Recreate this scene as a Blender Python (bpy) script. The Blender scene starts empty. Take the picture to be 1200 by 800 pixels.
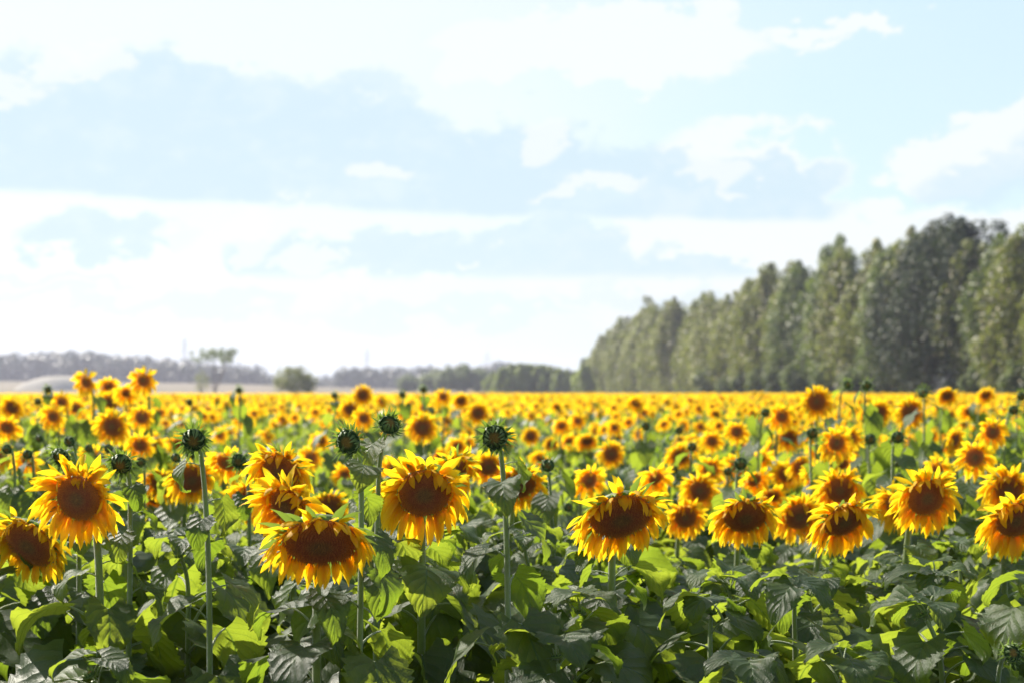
import bpy, math, random
import numpy as np
from mathutils import Vector, Matrix

sc = bpy.context.scene
C = sc.collection
PI = math.pi
rad = math.radians

# ---------------------------------------------------------------- camera
H = 1.70
FPX = 1667.0                      # 50 mm on a 36 mm sensor, in 1200-px pixels
TILT = math.atan(60 / FPX)
cam = bpy.data.cameras.new('camera')
cam.lens = 50.0; cam.sensor_width = 36.0
cam.clip_start = 0.1; cam.clip_end = 20000
cam.dof.use_dof = True
cam.dof.focus_distance = 4.15
cam.dof.aperture_fstop = 2.9
cam.dof.aperture_blades = 0
co = bpy.data.objects.new('camera', cam)
co.location = (0, 0, H); co.rotation_euler = (PI / 2 + TILT, 0, 0)
C.objects.link(co); sc.camera = co

# ---------------------------------------------------------------- light
SUN_DIR = Vector((-0.56, 0.52, 0.645)).normalized()     # towards the sun
sun_el = math.asin(SUN_DIR.z)
sun_az = math.atan2(SUN_DIR.x, SUN_DIR.y)               # from +Y towards +X
sl = bpy.data.lights.new('sun', 'SUN')
sl.energy = 5.0; sl.angle = rad(0.55); sl.color = (1.0, 0.93, 0.82)
so = bpy.data.objects.new('sun', sl)
so.rotation_euler = SUN_DIR.to_track_quat('Z', 'Y').to_euler()
C.objects.link(so)

sc.view_settings.view_transform = 'Standard'
sc.view_settings.look = 'None'
sc.view_settings.gamma = 1.0
EXPO = 1.1
sc.view_settings.exposure = EXPO
sc.cycles.use_denoising = True
try: sc.cycles.denoiser = 'OPENIMAGEDENOISE'
except Exception: pass
sc.cycles.max_bounces = 8
sc.cycles.diffuse_bounces = 4
sc.cycles.transmission_bounces = 6
sc.cycles.volume_bounces = 1
sc.cycles.use_adaptive_sampling = False
sc.cycles.sample_clamp_indirect = 6
sc.cycles.caustics_reflective = False
sc.cycles.caustics_refractive = False


class NT:
    """small helper for node trees"""
    def __init__(s, tree): s.t = tree; s.n = tree.nodes; s.l = tree.links
    def new(s, typ, **kw):
        n = s.n.new(typ)
        for k, v in kw.items(): setattr(n, k, v)
        return n
    def put(s, sock, v):
        if hasattr(v, 'is_linked') or hasattr(v, 'links'): s.l.new(v, sock)
        else: sock.default_value = v
    def m(s, op, a, b=0.0, c=0.0, clamp=False):
        n = s.new('ShaderNodeMath', operation=op, use_clamp=clamp)
        s.put(n.inputs[0], a); s.put(n.inputs[1], b)
        if op in ('MULTIPLY_ADD', 'SMOOTH_MIN', 'SMOOTH_MAX', 'COMPARE'): s.put(n.inputs[2], c)
        return n.outputs[0]
    def step(s, x, a, b, lo=0.0, hi=1.0):
        n = s.new('ShaderNodeMapRange', interpolation_type='SMOOTHSTEP')
        s.put(n.inputs[0], x); s.put(n.inputs[1], a); s.put(n.inputs[2], b); s.put(n.inputs[3], lo); s.put(n.inputs[4], hi)
        return n.outputs[0]
    def mix(s, f, a, b):
        n = s.new('ShaderNodeMix', data_type='RGBA')
        s.put(n.inputs[0], f)
        s.put(n.inputs[6], a if not isinstance(a, tuple) else (*a, 1.0)[:4])
        s.put(n.inputs[7], b if not isinstance(b, tuple) else (*b, 1.0)[:4])
        return n.outputs[2]
    def noise(s, vec, scale, detail=4.0, rough=0.55):
        n = s.new('ShaderNodeTexNoise')
        if vec is not None: s.l.new(vec, n.inputs['Vector'])
        n.inputs['Scale'].default_value = scale; n.inputs['Detail'].default_value = detail; n.inputs['Roughness'].default_value = rough
        return n.outputs[0]
    def comb(s, x, y, z):
        n = s.new('ShaderNodeCombineXYZ'); s.put(n.inputs[0], x); s.put(n.inputs[1], y); s.put(n.inputs[2], z)
        return n.outputs[0]


# ---------------------------------------------------------------- sky
w = bpy.data.worlds.new('World'); sc.world = w; w.use_nodes = True
T = NT(w.node_tree); T.n.clear()
SKYS = 0.11
sky = T.new('ShaderNodeTexSky', sky_type='NISHITA')
sky.sun_disc = False; sky.sun_elevation = sun_el; sky.sun_rotation = sun_az
sky.altitude = 100; sky.air_density = 1.0; sky.dust_density = 1.5; sky.ozone_density = 1.0
tc = T.new('ShaderNodeTexCoord')
sep = T.new('ShaderNodeSeparateXYZ'); T.l.new(tc.outputs['Generated'], sep.inputs[0])
dx, dy, dz = sep.outputs
hyp = T.m('SQRT', T.m('ADD', T.m('MULTIPLY', dx, dx), T.m('MULTIPLY', dy, dy)))
az = T.m('ARCTAN2', dx, dy); el = T.m('ARCTAN2', dz, hyp)
base = T.comb(T.m('MULTIPLY', az, 1.0), T.m('MULTIPLY', el, 1.6), 0.37)
n1 = T.noise(base, 16, 7, 0.6); n2 = T.noise(base, 38, 6, 0.6); n3 = T.noise(base, 4.5, 5, 0.55)
wob = T.m('ADD', T.m('MULTIPLY', T.m('SUBTRACT', n1, 0.5), 0.11), T.m('MULTIPLY', T.m('SUBTRACT', n2, 0.5), 0.05))
azw = T.m('ADD', az, wob)
elw = T.m('ADD', el, T.m('MULTIPLY', wob, 0.75))
def A(px): return (px - 600) / FPX
def E(py): return (461 - py) / FPX
def blobs(lst, a=azw, e=elw):
    f = None
    for (px, py, rx, ry) in lst:
        u = T.m('DIVIDE', T.m('SUBTRACT', a, A(px)), rx / FPX)
        v = T.m('DIVIDE', T.m('SUBTRACT', e, E(py)), ry / FPX)
        g = T.m('SUBTRACT', 1.0, T.m('ADD', T.m('MULTIPLY', u, u), T.m('MULTIPLY', v, v)))
        f = g if f is None else T.m('SMOOTH_MAX', f, g, 0.15)
    return f
# flat-bottomed grey-blue cloud banks
grey1 = blobs([(60, 200, 240, 120), (190, 150, 120, 85), (340, 200, 260, 105), (600, 220, 230, 80), (740, 235, 200, 60), (870, 245, 120, 70), (-250, 200, 300, 90)])
bot1 = T.m('SUBTRACT', el, T.m('ADD', E(254), T.m('MULTIPLY', az, -0.03)))
bot1 = T.m('ADD', bot1, T.m('MULTIPLY', wob, 0.10))
g1 = T.m('MULTIPLY', T.step(grey1, -0.03, 0.42), T.step(bot1, -0.003, 0.004))
grey2 = blobs([(140, 285, 110, 30), (330, 305, 80, 34), (640, 300, 160, 46), (790, 325, 130, 30), (470, 300, 160, 34)])
g2 = T.m('MULTIPLY', T.step(grey2, 0.0, 0.5), T.step(T.m('SUBTRACT', el, E(328)), -0.004, 0.006))
grey3 = blobs([(1130, 228, 70, 26), (1195, 205, 50, 36)])
g3 = T.step(grey3, 0.0, 0.8)
# white puffs in front
puff = blobs([(40, 120, 50, 18), (435, 212, 44, 20), (455, 205, 30, 12), (690, 228, 60, 18), (840, 200, 44, 22), (860, 228, 24, 12), (300, 280, 42, 30), (370, 300, 44, 20), (215, 285, 36, 22), (640, 165, 34, 26), (560, 302, 14, 8), (110, 95, 60, 22)])
pf = T.step(puff, 0.0, 0.5)
# thin white veil: strong towards the sun (left) and near the horizon, open blue at upper right
veil = blobs([(1010, 45, 60, 18), (940, 48, 50, 10), (965, 66, 24, 6), (700, 60, 230, 55), (1110, 200, 80, 42), (1165, 185, 60, 40), (1210, 160, 60, 34), (950, 330, 420, 90), (850, 250, 150, 105)])
vf = T.step(veil, 0.0, 0.35)
left = T.step(T.m('ADD', az, T.m('MULTIPLY', T.m('SUBTRACT', n3, 0.5), 0.25)), A(1050), A(420))
vf = T.m('MAXIMUM', vf, T.m('MULTIPLY', left, 0.8))
vf = T.m('MAXIMUM', vf, T.m('MULTIPLY', T.step(el, E(330), E(440)), 0.7))
# elsewhere in the sky: broken cloud
away = T.m('MULTIPLY', T.step(n3, 0.47, 0.62), T.step(el, 0.28, 0.45))
vf = T.m('MAXIMUM', vf, T.m('MULTIPLY', away, 0.75))
k = 1.0 / SKYS / 2 ** EXPO
WHITE = (0.95 * k, 0.995 * k, 1.0 * k); GREY = (0.68 * k, 0.855 * k, 0.95 * k); PALE = (0.70 * k, 0.89 * k, 0.97 * k)
skyc = T.mix(0.8, sky.outputs[0], PALE)
colr = T.mix(T.m('MULTIPLY', vf, 0.92), skyc, WHITE)
grey = T.m('MAXIMUM', T.m('MAXIMUM', g1, T.m('MULTIPLY', g2, 0.9)), T.m('MULTIPLY', g3, 0.8))
grey = T.m('MULTIPLY', grey, T.step(T.m('ADD', T.m('MULTIPLY', n1, 0.5), T.m('MULTIPLY', n2, 0.5)), 0.34, 0.54, 0.68, 1.0))
colr = T.mix(grey, colr, GREY)
low = blobs([(180, 360, 260, 16), (520, 372, 200, 14), (760, 350, 160, 18), (60, 335, 150, 10)])
colr = T.mix(T.m('MULTIPLY', T.step(low, 0.0, 0.8), 0.4), colr, GREY)
colr = T.mix(T.m('MULTIPLY', pf, 0.72), colr, WHITE)
colr = T.mix(T.step(el, E(300), E(470), 0.0, 0.30), colr, (0.5 * k, 0.62 * k, 0.70 * k))
# away from the sun the sky is open and deeper blue
ahead = T.step(dy, -0.25, 0.75)
colr = T.mix(ahead, T.mix(T.m('MULTIPLY', away, 0.5), sky.outputs[0], WHITE), colr)
bg = T.new('ShaderNodeBackground'); T.l.new(colr, bg.inputs[0]); bg.inputs[1].default_value = SKYS
wo = T.new('ShaderNodeOutputWorld'); T.l.new(bg.outputs[0], wo.inputs[0])


# ---------------------------------------------------------------- materials
def mat(name):
    m = bpy.data.materials.new(name); m.use_nodes = True
    t = NT(m.node_tree); t.n.clear()
    return m, t
def attr(t, name='pt'):
    a = t.new('ShaderNodeAttribute', attribute_name=name)
    s = t.new('ShaderNodeSeparateXYZ'); t.l.new(a.outputs['Vector'], s.inputs[0])
    return s.outputs, a.outputs['Vector']
def surf(t, col, rough, trans=None, tfac=0.0, spec=0.5, bump=None, bstr=0.3, sheen=0.0, bdist=0.004):
    b = t.new('ShaderNodeBsdfPrincipled')
    t.put(b.inputs['Base Color'], col if not isinstance(col, tuple) else (*col, 1)[:4])
    t.put(b.inputs['Roughness'], rough); b.inputs['Specular IOR Level'].default_value = spec
    if sheen:
        b.inputs['Sheen Weight'].default_value = sheen; b.inputs['Sheen Roughness'].default_value = 0.4
    nrm = None
    if bump is not None:
        bn = t.new('ShaderNodeBump'); bn.inputs['Strength'].default_value = bstr; bn.inputs['Distance'].default_value = bdist
        t.l.new(bump, bn.inputs['Height']); nrm = bn.outputs[0]; t.l.new(nrm, b.inputs['Normal'])
    out = b.outputs[0]
    if trans is not None:
        tr = t.new('ShaderNodeBsdfTranslucent')
        t.put(tr.inputs[0], trans if not isinstance(trans, tuple) else (*trans, 1)[:4])
        if nrm: t.l.new(nrm, tr.inputs['Normal'])
        mx = t.new('ShaderNodeMixShader'); t.put(mx.inputs[0], tfac)
        t.l.new(out, mx.inputs[1]); t.l.new(tr.outputs[0], mx.inputs[2]); out = mx.outputs[0]
    o = t.new('ShaderNodeOutputMaterial'); t.l.new(out, o.inputs[0])

# petals: pt = (across -1..1, along 0..1, random)
M_petal, t = mat('petal')
(u, v, r), vec = attr(t)
streak = t.noise(t.comb(t.m('MULTIPLY', u, 5.0), t.m('MULTIPLY', v, 0.7), t.m('MULTIPLY', r, 40)), 2.2, 2)
c0 = t.mix(t.step(v, 0.0, 0.55), (0.94, 0.39, 0.010), (0.98, 0.60, 0.013))
c0 = t.mix(t.m('MULTIPLY', r, 0.5), c0, (0.93, 0.43, 0.006))
c1 = t.mix(t.step(streak, 0.35, 0.7, 0.0, 0.35), c0, (0.80, 0.38, 0.005))
tr = t.mix(t.step(v, 0.0, 0.5), (0.98, 0.42, 0.006), (1.0, 0.70, 0.016))
surf(t, c1, 0.55, tr, 0.60, 0.3, streak, 0.5)

# leaves
def leaf_mat(name, veins=True, a=(0.022, 0.041, 0.015), b=(0.044, 0.076, 0.020), ta=(0.22, 0.34, 0.020), tb=(0.44, 0.53, 0.040), tf=0.47, rough=0.46):
    m, t = mat(name)
    (u, v, r), vec = attr(t)
    c = t.mix(r, a, b); tc_ = t.mix(r, ta, tb)
    bump = None
    if veins:
        au = t.m('ABSOLUTE', u)
        ph = t.m('SUBTRACT', t.m('MULTIPLY', v, 6.0), t.m('MULTIPLY', t.m('POWER', au, 0.8), 2.6))
        fr = t.m('ABSOLUTE', t.m('SUBTRACT', t.m('FRACT', ph), 0.5))          # 0 at vein
        side = t.step(fr, 0.0, 0.07, 1.0, 0.0)
        mid = t.step(au, 0.01, 0.05, 1.0, 0.0)
        vn = t.m('MAXIMUM', t.m('MULTIPLY', side, 0.55), mid)
        c = t.mix(t.m('MULTIPLY', vn, 0.7), c, (0.12, 0.18, 0.06))
        tc_ = t.mix(t.m('MULTIPLY', vn, 0.75), tc_, (0.09, 0.17, 0.02))
        net = t.noise(t.comb(t.m('MULTIPLY', u, 3), t.m('MULTIPLY', v, 4), t.m('MULTIPLY', r, 30)), 7, 4)
        c = t.mix(t.step(net, 0.3, 0.75, 0, 0.45), c, (0.026, 0.048, 0.018))
        spot = t.noise(t.comb(t.m('MULTIPLY', u, 3), t.m('MULTIPLY', v, 4), t.m('MULTIPLY', r, 90)), 3.0, 3)
        dry = t.step(spot, 0.60, 0.72, 0.0, 0.65)
        c = t.mix(dry, c, (0.14, 0.10, 0.045))
        puff_ = t.m('SINE', t.m('MULTIPLY', fr, PI))
        bump = t.m('ADD', t.m('MULTIPLY', puff_, 0.5), t.m('MULTIPLY', net, 0.5))
    surf(t, c, rough, tc_, tf, 0.38, bump, 0.7, bdist=0.008)
    return m
M_leaf = leaf_mat('leaf')
M_leaf_far = leaf_mat('leaf_far', False, a=(0.032, 0.065, 0.024), b=(0.055, 0.105, 0.028))

M_stem, t = mat('stem')
(u, v, r), vec = attr(t)
fn = t.noise(vec, 60, 3)
surf(t, t.mix(fn, (0.11, 0.17, 0.030), (0.30, 0.37, 0.10)), 0.38, (0.4, 0.5, 0.12), 0.22, 0.6, fn, 0.6, sheen=1.0)

M_bract, t = mat('bract')
(u, v, r), vec = attr(t)
surf(t, t.mix(v, (0.050, 0.095, 0.022), (0.19, 0.26, 0.07)), 0.5, (0.28, 0.42, 0.05), 0.3, 0.4, sheen=0.3)

# seed disc: pt = (radius 0..1, random, -)
M_disc, t = mat('seed_disc')
(u, v, r), vec = attr(t)
g = t.new('ShaderNodeTexCoord').outputs['Object']
fine = t.noise(g, 420, 2)
dc = t.mix(t.step(u, 0.15, 0.50), (0.17, 0.105, 0.045), (0.36, 0.095, 0.038))
dc = t.mix(t.step(u, 0.50, 0.97), dc, (0.75, 0.25, 0.035))
dc = t.mix(t.step(fine, 0.40, 0.65, 0, 0.6), dc, (0.09, 0.03, 0.014))
dc = t.mix(t.m('MULTIPLY', v, 0.6), dc, (0.62, 0.27, 0.07))
surf(t, dc, 0.75, None, 0, 0.15, fine, 0.6)

M_bud, t = mat('bud_centre')
(u, v, r), vec = attr(t)
g = t.new('ShaderNodeTexCoord').outputs['Object']
fine = t.noise(g, 300, 2)
dc = t.mix(t.step(u, 0.25, 0.7), (0.22, 0.13, 0.020), (0.045, 0.085, 0.022))
dc = t.mix(t.step(fine, 0.4, 0.7, 0, 0.5), dc, (0.02, 0.035, 0.012))
surf(t, dc, 0.7, None, 0, 0.2, fine, 0.7)

def tree_mat(name, a, b, silver_lit, tr, rough=0.5, tf=0.3, spec=0.5):
    m, t = mat(name)
    (u, v, r), vec = attr(t)       # u = clump tone, v = leaf random
    c = t.mix(u, a, b)
    c = t.mix(t.step(v, 0.52, 0.90, 0.0, 0.8), c, silver_lit)  # random pale leaves: silvery undersides, plus sunlit highlights painted into the colour
    surf(t, c, rough, tr, tf, spec)
    return m
M_poplar = tree_mat('poplar_leaves', (0.032, 0.054, 0.014), (0.14, 0.155, 0.045), (0.48, 0.39, 0.24), (0.28, 0.33, 0.04), tf=0.36)  # wide tone range paints sunlit patches into the crown colour
M_dark = tree_mat('dark_leaves', (0.030, 0.045, 0.026), (0.055, 0.075, 0.035), (0.10, 0.10, 0.075), (0.06, 0.09, 0.02), tf=0.2, spec=0.2, rough=0.6)
M_green = tree_mat('green_leaves', (0.045, 0.075, 0.022), (0.115, 0.155, 0.042), (0.28, 0.27, 0.14), (0.22, 0.30, 0.04))
M_olive = tree_mat('olive_leaves', (0.08, 0.12, 0.030), (0.20, 0.25, 0.07), (0.34, 0.34, 0.17), (0.42, 0.52, 0.07), tf=0.42)
M_far = tree_mat('far_wood_leaves', (0.035, 0.045, 0.032), (0.06, 0.070, 0.045), (0.10, 0.10, 0.08), (0.06, 0.09, 0.03), tf=0.15)
M_bark, t = mat('bark')
g = t.new('ShaderNodeTexCoord').outputs['Object']
fn = t.noise(g, 6, 6)
surf(t, t.mix(fn, (0.07, 0.055, 0.045), (0.22, 0.19, 0.16)), 0.9, None, 0, 0.2, fn, 0.8)
M_soil, t = mat('soil')
g = t.new('ShaderNodeTexCoord').outputs['Object']
fn = t.noise(g, 3, 8, 0.7); f2 = t.noise(g, 0.05, 4)
surf(t, t.mix(fn, (0.035, 0.026, 0.019), (0.10, 0.075, 0.052)), 0.95, None, 0, 0.1, fn, 1.0, bdist=0.05)
M_stubble, t = mat('dry_grass')
g = t.new('ShaderNodeTexCoord').outputs['Object']
fn = t.noise(g, 0.02, 6, 0.65)
surf(t, t.mix(t.step(fn, 0.35, 0.65), (0.20, 0.165, 0.125), (0.14, 0.125, 0.085)), 0.9, None, 0, 0.1)
M_sand, t = mat('pale_sand')
g = t.new('ShaderNodeTexCoord').outputs['Object']
fn = t.noise(g, 0.15, 6, 0.6)
surf(t, t.mix(fn, (0.26, 0.235, 0.20), (0.40, 0.37, 0.32)), 0.9, None, 0, 0.1)
M_steel, t = mat('galvanised_steel')
surf(t, (0.32, 0.33, 0.34), 0.5)


# ---------------------------------------------------------------- geometry helpers
class G:
    """mesh data: verts, per-vertex attribute, faces (quads, -1 pads a triangle), material slots"""
    def __init__(s): s.V = []; s.A = []; s.F = []; s.M = []; s.n = 0
    def add(s, V, A_, F, m=0):
        V = np.asarray(V, np.float32).reshape(-1, 3); A_ = np.asarray(A_, np.float32).reshape(-1, 3); F = np.asarray(F, np.int64).reshape(-1, 4)
        s.V.append(V); s.A.append(A_); s.F.append(np.where(F >= 0, F + s.n, -1)); s.M.append(np.full(len(F), m, np.int32)); s.n += len(V)
    def pack(s): return np.concatenate(s.V), np.concatenate(s.A), np.concatenate(s.F), np.concatenate(s.M)
    def merge(s, o, M4=None, mo=None):
        V, A_, F, M = o.pack() if isinstance(o, G) else o
        if M4 is not None: V = V @ M4[:3, :3].T + M4[:3, 3]
        s.V.append(V.astype(np.float32)); s.A.append(A_); s.F.append(np.where(F >= 0, F + s.n, -1))
        s.M.append(M if mo is None else np.full(len(M), mo, np.int32)); s.n += len(V)

def make_mesh(name, g, mats, smooth=True):
    V, A_, F, M = g.pack() if isinstance(g, G) else g
    me = bpy.data.meshes.new(name)
    me.vertices.add(len(V)); me.vertices.foreach_set('co', np.ascontiguousarray(V, np.float32).ravel())
    ok = F >= 0; tot = ok.sum(1).astype(np.int32); loops = F[ok].astype(np.int32)
    me.loops.add(len(loops)); me.loops.foreach_set('vertex_index', loops)
    st = np.zeros(len(tot), np.int32); st[1:] = np.cumsum(tot)[:-1]
    me.polygons.add(len(tot)); me.polygons.foreach_set('loop_start', st); me.polygons.foreach_set('loop_total', tot)
    me.polygons.foreach_set('material_index', M)
    me.polygons.foreach_set('use_smooth', np.full(len(tot), smooth))
    at = me.attributes.new('pt', 'FLOAT_VECTOR', 'POINT'); at.data.foreach_set('vector', np.ascontiguousarray(A_, np.float32).ravel())
    for m in (mats if isinstance(mats, (list, tuple)) else [mats]): me.materials.append(m)
    me.update(calc_edges=True)
    return me

def link(name, me, parent=None, loc=(0, 0, 0), rot=None):
    o = bpy.data.objects.new(name, me); C.objects.link(o)
    if parent is not None: o.parent = parent
    o.location = loc
    if rot is not None: o.rotation_euler = rot
    return o
def tag(o, label=None, cat=None, group=None, kind=None):
    if label: o['label'] = label
    if cat: o['category'] = cat
    if group: o['group'] = group
    if kind: o['kind'] = kind
    return o

def gridF(rows, cols, wrap=False):
    c = cols if wrap else cols - 1
    i = np.arange(rows - 1)[:, None]; j = np.arange(c)[None, :]; j2 = (j + 1) % cols
    return np.stack([i * cols + j, i * cols + j2, (i + 1) * cols + j2, (i + 1) * cols + j], -1).reshape(-1, 4)

def nrmz(a): return a / (np.linalg.norm(a) + 1e-9)

def tube(g, pts, radii, sides=6, m=0, r=0.5, cap=True, ridge=0.0):
    pts = [np.array(p, float) for p in pts]; n = len(pts)
    V = []; A_ = []
    ref = np.array([0.37, 0.91, 0.17])
    d0 = nrmz(pts[1] - pts[0]); s = nrmz(np.cross(d0, ref))
    for i in range(n):
        d = nrmz(pts[min(i + 1, n - 1)] - pts[max(i - 1, 0)])
        s = nrmz(s - d * np.dot(s, d)); b = np.cross(d, s)
        for k_ in range(sides):
            a = 2 * PI * k_ / sides
            rr = radii[i] * (1 + ridge * (1 if k_ % 2 else -1))
            V.append(pts[i] + (s * math.cos(a) + b * math.sin(a)) * rr); A_.append((k_ / sides, i / (n - 1), r))
    F = gridF(n, sides, True)
    g.add(V, A_, F, m)
    if cap:
        for q, rev in ((0, False), (n - 1, True)):
            c = len(V); base = q * sides
            Vc = [pts[q]] + V[base:base + sides]
            Fc = [[0, 1 + k_, 1 + (k_ + 1) % sides, -1] if rev else [0, 1 + (k_ + 1) % sides, 1 + k_, -1] for k_ in range(sides)]
            g.add(Vc, [(0, 0, r)] * (sides + 1), Fc, m)

def bez(p0, p1, p2, p3, n):
    out = []
    for i in range(n):
        t = i / (n - 1); s = 1 - t
        out.append(p0 * s ** 3 + 3 * p1 * s * s * t + 3 * p2 * s * t * t + p3 * t ** 3)
    return out

# petal or bract: a curved, channelled, twisted blade bending under gravity
TT = {7: ([0, .16, .34, .54, .74, .9, 1.0], [.42, .74, .96, 1.0, .80, .42, .03]),
      5: ([0, .3, .6, .85, 1.0], [.45, .95, .98, .55, .03]),
      3: ([0, .55, 1.0], [.5, 1.0, .05]),
      9: ([0, .12, .25, .4, .55, .7, .83, .93, 1.0], [.46, .70, .90, 1.0, .96, .80, .54, .27, .01]),
      4: ([0, .3, .65, 1.0], [1.0, .95, .5, .02])}
def blade(g, rng, th, R, L, W, a0, grav, droop, seg=7, cols=3, z0=0.0, curl=0.0, twist=0.3, wind=(0, 0, 0), m=0, off=0.0, rip=0.06):
    ts, ws = TT[seg]
    ra = np.array([math.cos(th), math.sin(th), 0.0]); Z = np.array([0, 0, 1.0])
    p = ra * R + Z * z0
    th2 = th + off; rd = np.array([math.cos(th2), math.sin(th2), 0.0])
    d = rd * math.cos(a0) + Z * math.sin(a0); n = -rd * math.sin(a0) + Z * math.cos(a0)
    grav = np.array(grav); wind = np.array(wind)
    tw = rng.uniform(-twist, twist); rnd = rng.random(); ph = rng.uniform(0, 6)
    V = []; A_ = []; prev = 0.0
    for i, tt in enumerate(ts):
        st = (tt - prev) * L; prev = tt
        if i:
            d = nrmz(d + (grav * droop + wind + n * curl) * (st / L) * 1.6)
            p = p + d * st
        s = nrmz(np.cross(n, d)); n = np.cross(d, s)
        a = tw * tt
        s2 = s * math.cos(a) + n * math.sin(a); n2 = np.cross(d, s2)
        wd = W * ws[i] * 0.5
        for c in range(cols):
            x = -1 + 2 * c / (cols - 1)
            V.append(p + s2 * x * wd + n2 * (abs(x) * wd * 0.42 + rip * wd * math.sin(tt * 14 + ph + x * 2) * abs(x)))
            A_.append((x, tt, rnd))
    g.add(V, A_, gridF(len(ts), cols), m)

def gravity(pitch, roll):
    g = np.array([0, -math.cos(pitch), math.sin(pitch)])
    c, s = math.cos(-roll), math.sin(-roll)
    return np.array([c * g[0] - s * g[1], s * g[0] + c * g[1], g[2]])

def disc_geo(R, dome, q, rng, florets=0):
    g = G()
    rings, seg = ((9, 28), (5, 14), (2, 8))[2 - q] if q < 3 else (9, 28)
    V = [(0, 0, dome * 0.82)]; A_ = [(0, rng.random(), 0)]
    for i in range(1, rings + 1):
        rr = i / rings
        z = dome * (1 - rr ** 2.4) - dome * 0.18 * math.exp(-(rr / 0.35) ** 2)
        for j in range(seg):
            a = 2 * PI * j / seg
            V.append((R * rr * math.cos(a), R * rr * math.sin(a), z)); A_.append((rr, rng.random() * 0.5, 0))
    F = [[0, 1 + j, 1 + (j + 1) % seg, -1] for j in range(seg)]
    for i in range(rings - 1):
        for j in range(seg):
            a = 1 + i * seg + j; b = 1 + i * seg + (j + 1) % seg
            F.append([a, a + seg, b + seg, b])
    g.add(V, A_, F)
    V = []; A_ = []; F = []
    for k_ in range(florets):
        rr = math.sqrt((k_ + 0.5) / florets); a = k_ * 2.399963
        z = dome * (1 - rr ** 2.4) - dome * 0.18 * math.exp(-(rr / 0.35) ** 2)
        cx, cy = R * rr * math.cos(a), R * rr * math.sin(a)
        s = R * 1.25 / math.sqrt(florets); h = R * (0.05 + 0.11 * rr ** 2) * rng.uniform(0.5, 1.3)
        lean = 0.4 * h
        b = len(V); rn = rng.random()
        for c in range(4):
            q_ = a + PI / 4 + c * PI / 2
            V.append((cx + s * math.cos(q_) * 0.7, cy + s * math.sin(q_) * 0.7, z - 0.001)); A_.append((rr, rn * 0.3, 0))
        V.append((cx + math.cos(a) * lean, cy + math.sin(a) * lean, z + h)); A_.append((rr, 0.3 + rn * 0.7, 0))
        for c in range(4): F.append([b + c, b + (c + 1) % 4, b + 4, -1])
    if florets: g.add(V, A_, F)
    return g

def receptacle(R, rng, seg=16):
    g = G(); prof = [(0.97, 0.02), (1.04, -0.08), (0.98, -0.22), (0.75, -0.36), (0.42, -0.47), (0.2, -0.62)]
    V = []; A_ = []
    for i, (a, z) in enumerate(prof):
        for j in range(seg):
            th = 2 * PI * j / seg
            V.append((R * a * math.cos(th), R * a * math.sin(th), R * z)); A_.append((j / seg, 0.5, 0.5))
    g.add(V, A_, gridF(len(prof), seg, True)[:, ::-1])
    return g

def bloom(seed, W, ratio, pitch, roll=0.0, q=2, fold=0.25, shag=1.0, droopk=1.0):
    """returns dict part -> G in head space (+Z faces out, +Y up)"""
    rng = random.Random(seed)
    if q == 2: ratio = min(.66, ratio * 1.1)
    R = W * ratio * 0.5; L0 = (W * 0.5 - R) * 1.22 + R * 0.12
    gv = gravity(pitch, roll)
    petals = G(); br = G()
    seg, cols = {2: (9, 3), 1: (5, 3), 0: (3, 2)}[q]
    layers = {2: [(27, 0.96, 0.25, 0.95), (31, 1.02, 0.0, 1.05), (28, 1.04, -0.3, 1.0)], 1: [(20, 0.96, 0.15, 1.0), (18, 1.0, -0.15, 1.0)], 0: [(13, 0.98, 0.05, 1.0)]}[q]
    wk = {2: 0.225, 1: 0.32, 0: 0.6}[q]
    fth = -PI + math.atan2(gv[1], gv[0]) + rng.uniform(-.6, .6)
    for (n, rk, a0, lk) in layers:
        for i in range(n):
            th = 2 * PI * (i + rng.uniform(-.35, .35)) / n + rk
            inf = 1.0 if math.cos(th - fth) > 0.86 else 0.12
            up = -(math.cos(th) * gv[0] + math.sin(th) * gv[1])          # 1 at the top
            L = L0 * lk * rng.uniform(0.82, 1.15) * (1 + 0.10 * max(0, -math.cos(th)))
            wsc = 1.0; flop = 0
            a = a0 + rng.uniform(-.28, .28) * shag
            dr = 0.95 * droopk * rng.uniform(0.4, 1.5)
            curl = rng.uniform(-0.45, 0.55)
            if rng.random() < 0.08 * shag: L *= 0.6; a += 0.5; curl = 1.2
            if up > 0.2 and rk < 1.03 and rng.random() < min(.42, fold * 1.3) * inf:
                a = rng.uniform(0.5, 1.15); dr = rng.uniform(1.3, 2.6); L *= rng.uniform(0.35, 0.85); curl = rng.uniform(-0.2, 1.4); wsc = rng.uniform(.5, 1.1); flop = 1     # flops over the disc
            elif up > 0.3:
                dr *= rng.uniform(0.2, 0.8); a += rng.uniform(-.1, .45); L *= 1 - 0.22 * up
            blade(petals, rng, th, R * rk, L, (L0 * wk * rng.uniform(0.7, 1.15) + R * 0.05) * wsc, a, gv, dr, seg, cols, R * 0.02 * (1.1 - rk) * 10, curl, 0.7 * shag + 1.2 * flop,
                  wind=(-0.14, 0.0, 0.0), off=rng.uniform(-.2, .2) * shag * (1 + 2 * flop), rip=0.12)
    if q > 0:
        nb = 22 if q == 2 else 12
        for i in range(nb):
            th = 2 * PI * i / nb + rng.uniform(-.1, .1)
            blade(br, rng, th, R * 1.02, R * rng.uniform(0.5, 0.9), R * 0.26, rng.uniform(-0.5, 0.35), gv, 0.15, 4 if q == 2 else 3, 3, -R * 0.1, 0.3, 0.3)
    d = disc_geo(R, R * 0.26, q, rng, {2: 620, 1: 0, 0: 0}[q])
    out = {'disc': d, 'petals': petals, 'head': receptacle(R, rng, 16 if q == 2 else 8)}
    if q > 0: out['bracts'] = br
    return out

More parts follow.
